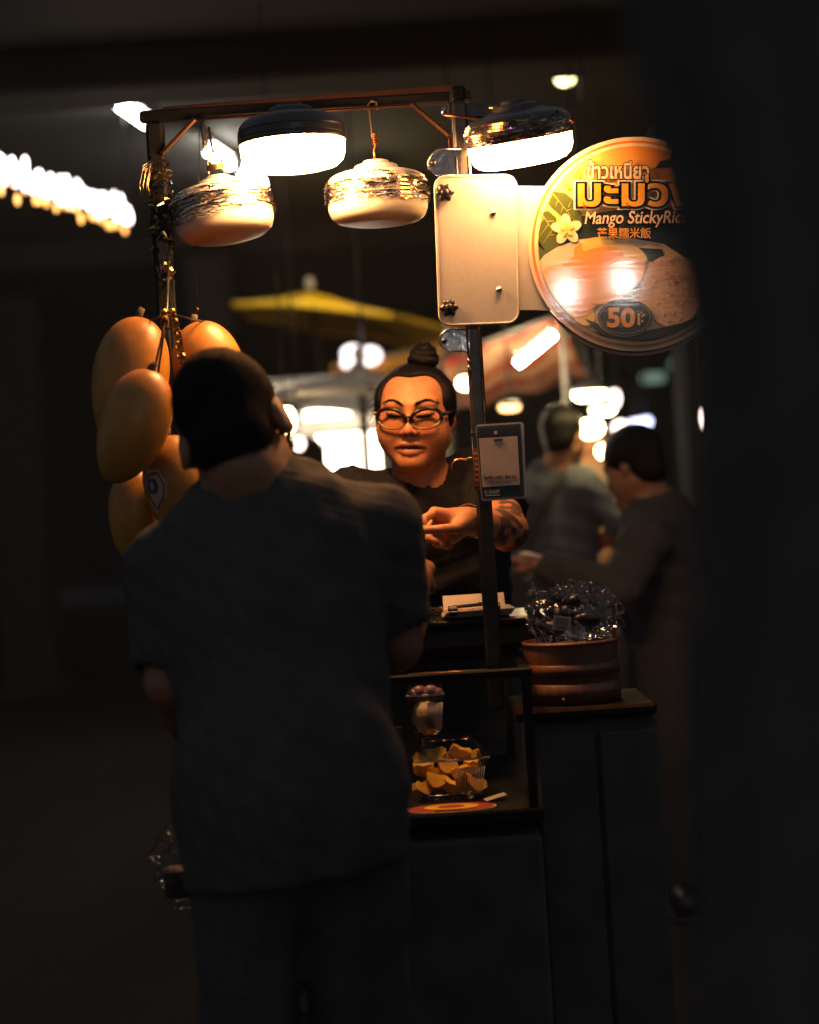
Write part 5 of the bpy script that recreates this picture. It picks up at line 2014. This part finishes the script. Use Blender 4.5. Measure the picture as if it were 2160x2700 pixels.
r_ = random.Random(21)
for s in (-1, 1):
    V, Fc = [], []
    for k in range(260):
        f = r_.random()
        i = min(3, int(f * 4))
        g = f * 4 - i
        (xa, za), (xb, zb_) = BROW[i], BROW[i + 1]
        x, z = xa + (xb - xa) * g, za + (zb_ - za) * g
        th_ = .0040 * (1 - .70 * f)
        x, z = x + r_.uniform(-.001, .001), z + r_.uniform(-th_, th_)
        a = on_face(s * x, z, .0004)
        b = on_face(s * (x + .006), z + (zb_ - za) / (xb - xa) * .005 + .0012 * (1 - f), .0012)
        w_ = HW.M @ Vector((0, 0, .00045))
        n = len(V)
        V += [a - w_, a + w_, b]
        Fc.append((n, n + 1, n + 2))
    mk('eyebrow', V, Fc, M('hair'), woman, smooth=False)
    pts = [on_face(s * x, z, .0008) for x, z in LASH]
    pts = [pts[0], pts[0].lerp(pts[1], .5), pts[1], pts[1].lerp(pts[2], .5), pts[2], pts[2].lerp(pts[3], .5), pts[3], pts[4]]
    MB().tube(pts, [.0010, .0021, .0028, .0030, .0030, .0028, .0022, .0009], 8).build('eyelashes', M('hair'), woman)
# bangle line at her wrist and what she holds
t = empty('bracelet', JW['wr'])
tag(t, 'thin thread bracelet round the wrist of the vendor', 'bracelet')
wdir = (Vector(JW['er']) - Vector(JW['wr'])).normalized()
u_ = wdir.orthogonal().normalized()
v_ = wdir.cross(u_)
c0 = Vector(JW['wr']) - wdir * .004
MB().tube([c0 + (u_ * math.cos(a) + v_ * math.sin(a)) * .0335 for a in [2 * math.pi * k / 32 for k in range(33)]], .0010, 6, False).build('thread', M('thread', (.25, .12, .06), .6), t)
t = empty('banknote', P(1104, 1392, 3.31))
tag(t, 'tiny corner of a folded banknote pinched by the vendor', 'banknote')
MB().bbox(P(1106, 1391, 3.314), (.016, .004, .010), .001, Euler((0, R(35), 0)).to_matrix()).build('folded_paper', M('note', (.55, .55, .45), .7), t, smooth=False)

# --- eyeglasses
M('tortoise', (.012, .007, .005), .25, spec=.35, vary=.6, scale=70)
M('frame_lower', (.22, .14, .05), .25, spec=.6, vary=.2)
lens_m = clear_mat('lens', (.97, .94, .90), .05, .02)


def glasses(HW, label):
    gl = empty('eyeglasses', HW.w((0, -.1, 0)))
    tag(gl, label, 'glasses')
    for s in (-1, 1):
        cx, cz = s * .0365, -.0105
        pts = []
        for k in range(40):
            a = 2 * math.pi * k / 40
            x = .0312 * math.copysign(abs(math.cos(a)) ** .9, math.cos(a))
            z = .0205 * math.sin(a)
            # winged outer upper corner
            z += .0035 * (x * s / .029) if z > 0 else .0025 * (x * s / .029)
            y = -.103 + .35 * max(0, abs(cx + x) - .012) ** 1.25 * 1.6
            pts.append(HW.w((cx + x, y, cz + z)))
        top = [pts[(k) % 40] for k in range(-2, 23)]
        bot = [pts[(k) % 40] for k in range(20, 41)]
        fr = MB().tube(top, .0044, 8).build('rim', M('tortoise'), gl)
        MB().tube(bot, .0027, 8).build('lower_rim', M('frame_lower'), gl)
        V = [sum(pts, Vector()) / 40] + pts
        V += [p + HW.M @ Vector((0, .0012, 0)) for p in V]
        Fc = [(0, 1 + k, 1 + (k + 1) % 40) for k in range(40)] + [(41, 42 + (k + 1) % 40, 42 + k) for k in range(40)]
        mk('lens', V, Fc, lens_m, gl, smooth=False)
        hinge = HW.w((s * .0705, -.076, -.002))
        MB().tube([HW.w((s * .0645, -.086, -.002)), hinge, HW.w((s * .079, -.056, .000)), HW.w((s * .0845, -.01, .002)), HW.w((s * .085, .012, -.004))], [.0042, .0045, .0038, .003, .002], 8).build('temple', M('tortoise'), gl)
        for k in range(6):
            p = HW.w((s * (.071 + .0016 * k), -.077 + .0040 * k, -.001 + .0005 * k))
            MB().sphere(p + HW.M @ Vector((s * .002, -.0025, .0012 * (-1) ** k)), .0013, 8, 6).build('stud', M('gold_wire') if k % 2 else M('steel'), gl)
        MB().sphere(HW.w((s * .0095, -.097, -.016)), .0024, 8, 6, (.7, 1, 1.5)).build('nose_pad', M('tortoise'), gl)
    MB().tube([HW.w((-.0085, -.1045, -.0105)), HW.w((-.004, -.1085, -.0065)), HW.w((.004, -.1085, -.0065)), HW.w((.0085, -.1045, -.0105))], .0029, 8).build('bridge', M('tortoise'), gl)


glasses(HW, 'dark tortoiseshell eyeglasses with patterned temples worn by the vendor')
glasses(HM, 'eyeglasses worn by the man, temple tip showing at his ear')

# --- people further back
def bystander(label, H, J, hairkind, shirt, skin, hand_r=None, res=.011, sleeve=.6):
    xs = [p.x for p in (J['sl'], J['sr'], J['el'], J['er'], J['wl'], J['wr'], J['hip'])]
    ys = [p.y for p in (J['sl'], J['sr'], J['el'], J['er'], J['wl'], J['wr'], J['hip'])]
    bx_ = (axis((min(xs) - .22, max(xs) + .22, res)), axis((min(ys) - .30, max(ys) + .32, res)), axis((0, J['hip'].z, res * 1.6), (J['hip'].z, H.c.z + .18, res * .8)))
    F = Field(*bx_)
    put_head(F, H)
    F.cap(H.w((0, .025, -.05)), J['nb'], .052, .058, k=.03)
    torso(F, J, -.012)
    arms(F, J, 0)
    legs(F, J, -.004)
    for s, sd in (('l', -1), ('r', 1)):
        w_, e_ = Vector(J['w' + s]), Vector(J['e' + s])
        simple_hand(F, w_, w_ - e_, (0, -.3, 1), 1, .5, sd)
    V, Fc = F.mesh()
    o = mk('person', V, Fc, M('skin'), cols=skin_cols(V, H, skin))
    tag(o, label, 'person')
    F = Field(*bx_)
    hair_field(F, H, hairkind)
    grow('hair', F, M('hair'), o)
    F = Field(*bx_)
    torso(F, J, .008)
    arms(F, J, .020, sleeve, fore=False)
    F.ripple(.004, 24, 3)
    F.cap(J['nb'], J['nb'] + (H.w((0, .025, -.05)) - J['nb']) * 2, .060, .07, k=.006, sub=True)
    F.plane((0, 0, J['hip'].z - .08), (0, 0, -1))
    grow('t_shirt', F, shirt, o)
    F = Field(*bx_)
    legs(F, J, .016, foot=False)
    torso(F, dict(J, nb=J['hip'] + Vector((0, 0, .10)), sl=J['hip'] + Vector((-.12, 0, .02)), sr=J['hip'] + Vector((.12, 0, .02)), w=.40), -.004)
    F.plane((0, 0, J['hip'].z + .06), (0, 0, 1))
    F.plane((0, 0, .06), (0, 0, -1))
    grow('trousers', F, M('dark_cloth'), o)
    for m_ in shoes(J):
        m_.build('shoe', M('black_plastic'), o)
    return o


Y1 = 6.75
H1 = Head(P(1488, 1150, Y1), yaw=R(150), pitch=R(12), roll=R(6), s=.95)
J1 = dict(nb=P(1462, 1262, Y1 + .02), hip=Vector((P(1480, 1700, Y1).x, Y1 + .03, .92)), sl=P(1395, 1305, Y1), sr=P(1545, 1288, Y1 - .05), el=P(1400, 1500, Y1 + .1), er=P(1650, 1392, Y1 - .10),
          wl=P(1450, 1590, Y1 + .3), wr=P(1540, 1460, Y1 + .12), fw=1, rt=.06, rs=.062, w=.40)
p1 = bystander('person in grey t-shirt with dark shoulder strap, turned away behind the payment card', H1, J1, 'short', M('grey_cloth'), (.42, .2, .11), sleeve=.8)
t = empty('shoulder_bag', P(1440, 1400, Y1 - .12))
tag(t, 'dark shoulder bag strap across the back of the grey t-shirt', 'bag')
st_ = [P(1492, 1232, Y1 - .04), P(1470, 1258, Y1 - .105), P(1445, 1300, Y1 - .135), P(1420, 1350, Y1 - .14), P(1398, 1410, Y1 - .14), P(1385, 1470, Y1 - .13)]
V, Fc = [], []
for p in st_:
    for s in (-1, 1):
        for dy in (0, .006):
            V.append(p + Vector((s * .022, dy, s * .006)))
for i in range(len(st_) - 1):
    a, b = i * 4, i * 4 + 4
    Fc += [(a, a + 2, b + 2, b), (a + 1, b + 1, b + 3, a + 3), (a, b, b + 1, a + 1), (a + 2, a + 3, b + 3, b + 2)]
mk('strap', V, Fc, M('black_cloth'), t)
MB().bbox(P(1395, 1560, Y1 - .1), (.26, .09, .22), .03).build('pouch', M('black_cloth'), t, smooth=False)

Y2 = 5.3
H2 = Head(P(1668, 1230, Y2), yaw=R(-128), pitch=R(20), roll=R(-4), s=.98)
J2 = dict(nb=P(1735, 1370, Y2 + .02), hip=Vector((P(1800, 1900, Y2).x, Y2 + .05, .92)), sl=P(1700, 1430, Y2 - .16), sr=P(1820, 1420, Y2 + .16), el=P(1640, 1560, Y2 - .26), er=P(1860, 1640, Y2 + .2),
          wl=P(1440, 1492, Y2 - .16), wr=P(1700, 1660, Y2 + .1), fw=-1, rt=.062, rs=.066, w=.40)
p2 = bystander('person in black leaning in from the right with arm outstretched', H2, J2, 'short', M('black_cloth'), (.30, .15, .09), sleeve=1.0)
# sleeve of the outstretched arm
F = Field(axis((.34, .76, .008)), axis((4.8, 5.4, .008)), axis((.90, 1.35, .008)))
F.cap(J2['el'], Vector(J2['el']).lerp(J2['wl'], .94), .058, .046, k=.02)
F.ripple(.005, 40, 2)
grow('sleeve', F, M('dark_cloth'), p2)
t = empty('carrier_bag', P(1440, 1480, Y2 - .1))
tag(t, 'thin pale plastic carrier bag hanging from the outstretched arm', 'bag')
b0 = P(1450, 1490, Y2 - .16)
F = Field(np.linspace(b0.x - .16, b0.x + .16, 60), np.linspace(b0.y - .12, b0.y + .12, 44), np.linspace(b0.z - .34, b0.z + .06, 80))
F.cap(b0 + Vector((-.065, 0, .01)), b0 + Vector((-.03, 0, -.10)), .016, .03, k=.02).cap(b0 + Vector((.075, 0, .01)), b0 + Vector((.05, 0, -.10)), .014, .03, k=.02)
F.ell(b0 + Vector((0, 0, -.19)), (.085, .05, .10), k=.03)
F.ripple(.006, 50, 3).ripple(.003, 120, 8)
V, Fc = F.mesh()
mk('film', V, Fc, clear_mat('bag_film_pale', (.86, .86, .86), .25, .18, .8, 40), t, smooth=False)
MB().lathe([(0, 0), (.05, 0), (.058, .07), (.060, .073), (0, .075)], 28, b0 + Vector((0, 0, -.27))).build('food_cup', M('white_plastic'), t)

Y4 = 8.4
H4 = Head(P(1556, 1150, Y4), yaw=R(20), pitch=R(8), s=1.0)
J4 = dict(nb=P(1556, 1232, Y4 + .02), hip=Vector((P(1565, 1600, Y4).x, Y4 + .03, .92)), sl=P(1500, 1262, Y4), sr=P(1612, 1258, Y4), el=P(1492, 1400, Y4 - .04), er=P(1625, 1390, Y4 - .04),
          wl=P(1520, 1450, Y4 - .25), wr=P(1600, 1440, Y4 - .25), fw=-1, rt=.058, rs=.06, w=.38)
bystander('person in lamplit tan t-shirt far back between two dark heads', H4, J4, 'short', M('tan_cloth'), (.5, .25, .13), res=.016)
Y3 = 8.0
H3 = Head(P(812, 1225, Y3), yaw=R(160), pitch=R(5), s=1.05)
J3 = dict(nb=P(812, 1300, Y3 + .02), hip=Vector((P(815, 1620, Y3).x, Y3 + .03, .92)), sl=P(755, 1335, Y3), sr=P(868, 1335, Y3), el=P(745, 1450, Y3), er=P(880, 1450, Y3),
          wl=P(770, 1500, Y3 + .2), wr=P(860, 1500, Y3 + .2), fw=1, rt=.058, rs=.06, w=.38)
bystander('person far back whose dark head shows between the man and the vendor', H3, J3, 'short', M('dark_cloth'), (.3, .15, .09), res=.016)

# ------------------------------------------------------------------ lamplit stall far behind, between the two people
st = empty('food_stall', P(880, 1250, 9.5))
st.location.z = 0
tag(st, 'brightly lit white food stall far behind the vendor, left of her face', 'food stall')
M('stall_white', (.78, .74, .68), .5)
x0, x1 = P(735, 1200, 9.6).x, P(1015, 1200, 9.6).x
xm = (x0 + x1) / 2
MB().bbox((xm, 9.9, 1.15), (x1 - x0, .04, 1.5), .01).build('back_panel', M('stall_white'), st, smooth=False)
MB().bbox((xm, 9.35, .46), (x1 - x0, .9, .92), .02).build('counter', M('stall_white'), st, smooth=False)
MB().bbox((xm, 9.35, .935), (x1 - x0 + .06, .96, .03), .008).build('counter_top', M('stall_white'), st, smooth=False)
for x in (x0, x1):
    for y in (8.92, 9.86):
        MB().bar((x, y, .955), (x, y, 1.98), .03).build('post', M('pole_paint'), st, smooth=False)
MB().bbox((xm, 9.39, 2.0), (x1 - x0 + .14, 1.06, .03), .01).build('roof', M('stall_white'), st, smooth=False)
M('stall_tube', emit=(1, .80, .56), estr=24, col=(.8, .8, .8))
M('stall_panel', emit=(1, .84, .62), estr=9, col=(.8, .8, .8))
for i, (a, b) in enumerate((((805, 1097), (870, 1088)), ((872, 1092), (928, 1080)))):
    A, B = P(*a, 9.2), P(*b, 9.2)
    t = empty('tube_light', (A + B) / 2)
    tag(t, ('left' if i == 0 else 'right') + ' of the two tube lights under the far lit stall roof', 'tube light', 'tube lights of the far stall')
    MB().tube([A, A.lerp(B, .5), B], .020, 10).build('tube', M('stall_tube'), t)
    MB().bar(A + Vector((0, 0, .035)), B + Vector((0, 0, .035)), .03, .02).build('batten', M('white_plastic'), t, smooth=False)
# illuminated showcase on its counter
sc_ = empty('lit_showcase', P(915, 1185, 9.3))
tag(sc_, 'glowing white showcase on the far stall counter beside the cheek of the vendor', 'showcase')
a, b = P(838, 1245, 9.25), P(1012, 1135, 9.25)
zlo = .952
MB().bbox(((a.x + b.x) / 2, 9.3, (zlo + b.z) / 2 + .02), (b.x - a.x, .30, b.z - zlo - .06), .02).build('light_box', M('stall_panel'), sc_, smooth=False)
MB().bbox(((a.x + b.x) / 2, 9.3, b.z + .005), (b.x - a.x + .03, .34, .03), .01).build('lid', M('stall_white'), sc_, smooth=False)
for k in range(4):
    x = a.x + .05 + (b.x - a.x - .1) * k / 3
    MB().bar((x, 9.142, zlo + .01), (x, 9.142, b.z - .02), .012).build('mullion', M('pole_paint'), sc_, smooth=False)
# big round lamp next to the ear of the man
M('globe_glow', emit=(1, .72, .32), estr=40, col=(.8, .8, .8))
M('globe_pale', emit=(1, .80, .72), estr=5, col=(.8, .8, .8))
M('globe_blue', emit=(.62, .66, 1), estr=4.5, col=(.8, .8, .8))
M('globe_orange', emit=(1, .50, .18), estr=6, col=(.8, .8, .8))


def hung(px, py, Y, r, m, label, name='hanging_lamp', sx=1., sz=1., cat='lamp', group='small hanging lamps across the market behind', top=None):
    c = P(px, py, Y)
    t = empty(name, c)
    tag(t, label, cat, group)
    MB().sphere(c, r, 20, 14, (sx, min(sx, 1), sz)).build('globe', m, t)
    MB().lathe([(r * .5, r * sz * .82), (r * .4, r * sz * 1.25), (0, r * sz * 1.3)], 16, c).build('socket', M('black_plastic'), t)
    MB().tube([c + Vector((0, 0, r * sz * 1.25)), Vector((c.x, c.y, top or 3.4))], .004, 6).build('cord', M('black_plastic'), t)
    return t


hung(752, 1108, 7.0, .045, M('globe_glow'), 'yellow oval lamp glowing right beside the ear of the man', sx=.9, sz=1.25)
hung(790, 1172, 7.9, .035, M('globe_pale'), 'pinkish hanging lamp above the distant dark head', sx=.7, sz=1.2)
for i, (x, y, Y, rr_, lb) in enumerate(((1554, 1041, 6.6, .064, 'flat lit lamp highest under the awning right of the card'), (1590, 1083, 7.0, .050, 'flat lit lamp second from the top right of the card'),
                                       (1344, 1075, 7.4, .045, 'dim orange lamp peeping out just above the payment card'), (985, 515, 10.2, .12, 'unseen flat lamp added to light the yellow parasol, hidden behind the unlit tinselled lamp'))):  # the last lamp is unseen, added to brighten the yellow parasol
    t = empty('hanging_lamp', P(x, y, Y))
    tag(t, lb, 'lamp', 'small hanging lamps across the market behind')
    c = P(x, y, Y)
    mm = M('globe_orange') if i == 2 else M('globe_glow')
    MB().lathe([(0, -.36 * rr_), (.7 * rr_, -.33 * rr_), (rr_, -.1 * rr_), (rr_, .2 * rr_), (0, .22 * rr_)], 28, c).build('diffuser', mm, t)
    MB().lathe([(rr_ * 1.03, .2 * rr_), (rr_ * .95, .5 * rr_), (.4 * rr_, .7 * rr_), (0, .75 * rr_)], 28, c).build('housing', M('housing_white'), t)
    MB().tube([c + Vector((0, 0, .7 * rr_)), Vector((c.x, c.y, 3.4))], .004, 6).build('cord', M('black_plastic'), t)
hung(1620, 1050, 9.0, .040, M('globe_pale'), 'pale pink lamp highest right of the flat lamps', sx=.8, sz=1.25)
hung(1636, 1128, 9.0, .042, M('globe_pale'), 'pale pink lamp directly above the dark bowed head')
hung(1557, 1130, 7.95, .050, M('globe_glow'), 'yellow lamp hanging in front of the tan t-shirt person', sx=1.2, sz=.85)
hung(1592, 1190, 7.95, .032, M('globe_glow'), 'small yellow lamp close left of the dark bowed head')
for k in range(3):
    hung(1672 + 17 * k, 1118 - 3 * k, 10.0, .030, M('globe_blue'), ['left', 'middle', 'right'][k] + ' bluish white lamp in the row of three above the bowed head', group='row of three bluish lamps')
hung(1228, 1010, 7.4, .032, M('globe_glow'), 'small lamp under the left end of the striped awning', sx=1.2, sz=.9)
hung(1858, 1102, 8.0, .022, M('globe_pale'), 'slim pale lamp at the far right edge', sx=.6, sz=2.2)

# far shop signs
M('sign_green', emit=(.40, .62, .48), estr=.40, col=(.2, .3, .25))
M('sign_teal', emit=(.35, .65, .55), estr=.38, col=(.2, .3, .25))
M('sign_ochre', emit=(.60, .48, .12), estr=.28, col=(.3, .25, .1))
for i, (x, y, w, h, m, lb) in enumerate(((1722, 996, 60, 24, 'sign_green', 'long dim green shop sign far behind, below the round sign'), (1786, 960, 36, 22, 'sign_teal', 'small teal shop sign far behind at the right'),
                                        (1822, 912, 26, 22, 'sign_ochre', 'small dull yellow shop sign near the lower right rim of the round sign'))):
    Y = 20.
    c = P(x, y, Y)
    t = empty('shop_sign', c)
    tag(t, lb, 'shop sign', 'far dim shop signs')
    MB().bbox(c, (w * Y / 4500, .10, h * Y / 4500), .02).build('light_box', M(m), t, smooth=False)
    MB().bbox(c + Vector((0, .09, 0)), (w * Y / 4500 + .06, .06, h * Y / 4500 + .06), .02).build('frame', M('dark_steel'), t, smooth=False)
    MB().bar(c + Vector((0, .1, h * Y / 9000)), Vector((c.x, Y + .1, 3.4)), .03).build('hanger', M('dark_steel'), t, smooth=False)
# glowing white globes on a bar above the head of the vendor
t = empty('globe_lamp', P(955, 930, 8.6))
M('shade_glow', emit=(1, .90, .90), estr=2.5, col=(.8, .8, .8))
tag(t, 'soft white glowing lamp cluster under the yellow parasol', 'lamp')
for (x, y, r_x, r_z) in ((930, 932, .060, .045), (975, 938, .062, .048), (912, 958, .026, .026)):
    MB().sphere(P(x, y, 8.6), 1, 18, 12, (r_x, r_x, r_z)).build('globe', M('shade_glow'), t)
a = P(955, 905, 8.62)
MB().bar(P(905, 918, 8.64), P(1000, 916, 8.64), .02).build('bar', M('dark_steel'), t, smooth=False)
MB().tube([a, Vector((a.x, a.y, 3.4))], .006, 6).build('cord', M('black_plastic'), t)

# ------------------------------------------------------------------ dark curtain close to the photographer on the right
cu = empty('dark_curtain', (.28, .95, 0))
tag(cu, 'dark cloth curtain hanging close to the viewer along the right edge', 'curtain')
V, Fc = [], []
nu, nv = 60, 30
for j in range(nv + 1):
    v = j / nv
    z = 1.74 * v + .02
    py = 1350 - (z - CAMZ) / .95 * 4500
    e = 1738 + max(-500, min(520, (py - 500))) * .20
    x_edge = P(e, py, .95).x
    for i in range(nu + 1):
        u = i / nu
        V.append((x_edge + u * .8, .95 + .022 * math.sin(u * 34 + v * 1.5) * min(1, u * 6 + .3) + .012 * math.sin(u * 80), z))
n = len(V)
V += [(x, y + .004, z) for x, y, z in V]
for j in range(nv):
    for i in range(nu):
        a = j * (nu + 1) + i
        Fc.append((a, a + 1, a + nu + 2, a + nu + 1))
        Fc.append((n + a, n + a + nu + 1, n + a + nu + 2, n + a + 1))
for j in range(nv):
    a = j * (nu + 1)
    Fc.append((a, a + nu + 1, n + a + nu + 1, n + a))
mk('cloth', V, Fc, M('curtain_cloth', (.060, .060, .061), .95, spec=.15, vary=.15, scale=30), cu)
MB().tube([(.05, .98, 1.77), (1.3, .98, 1.77)], .014, 10).build('rail', M('dark_steel'), cu)
MB().tube([(1.25, .98, 0), (1.25, .98, 1.77)], .018, 10).build('pole', M('dark_steel'), cu)
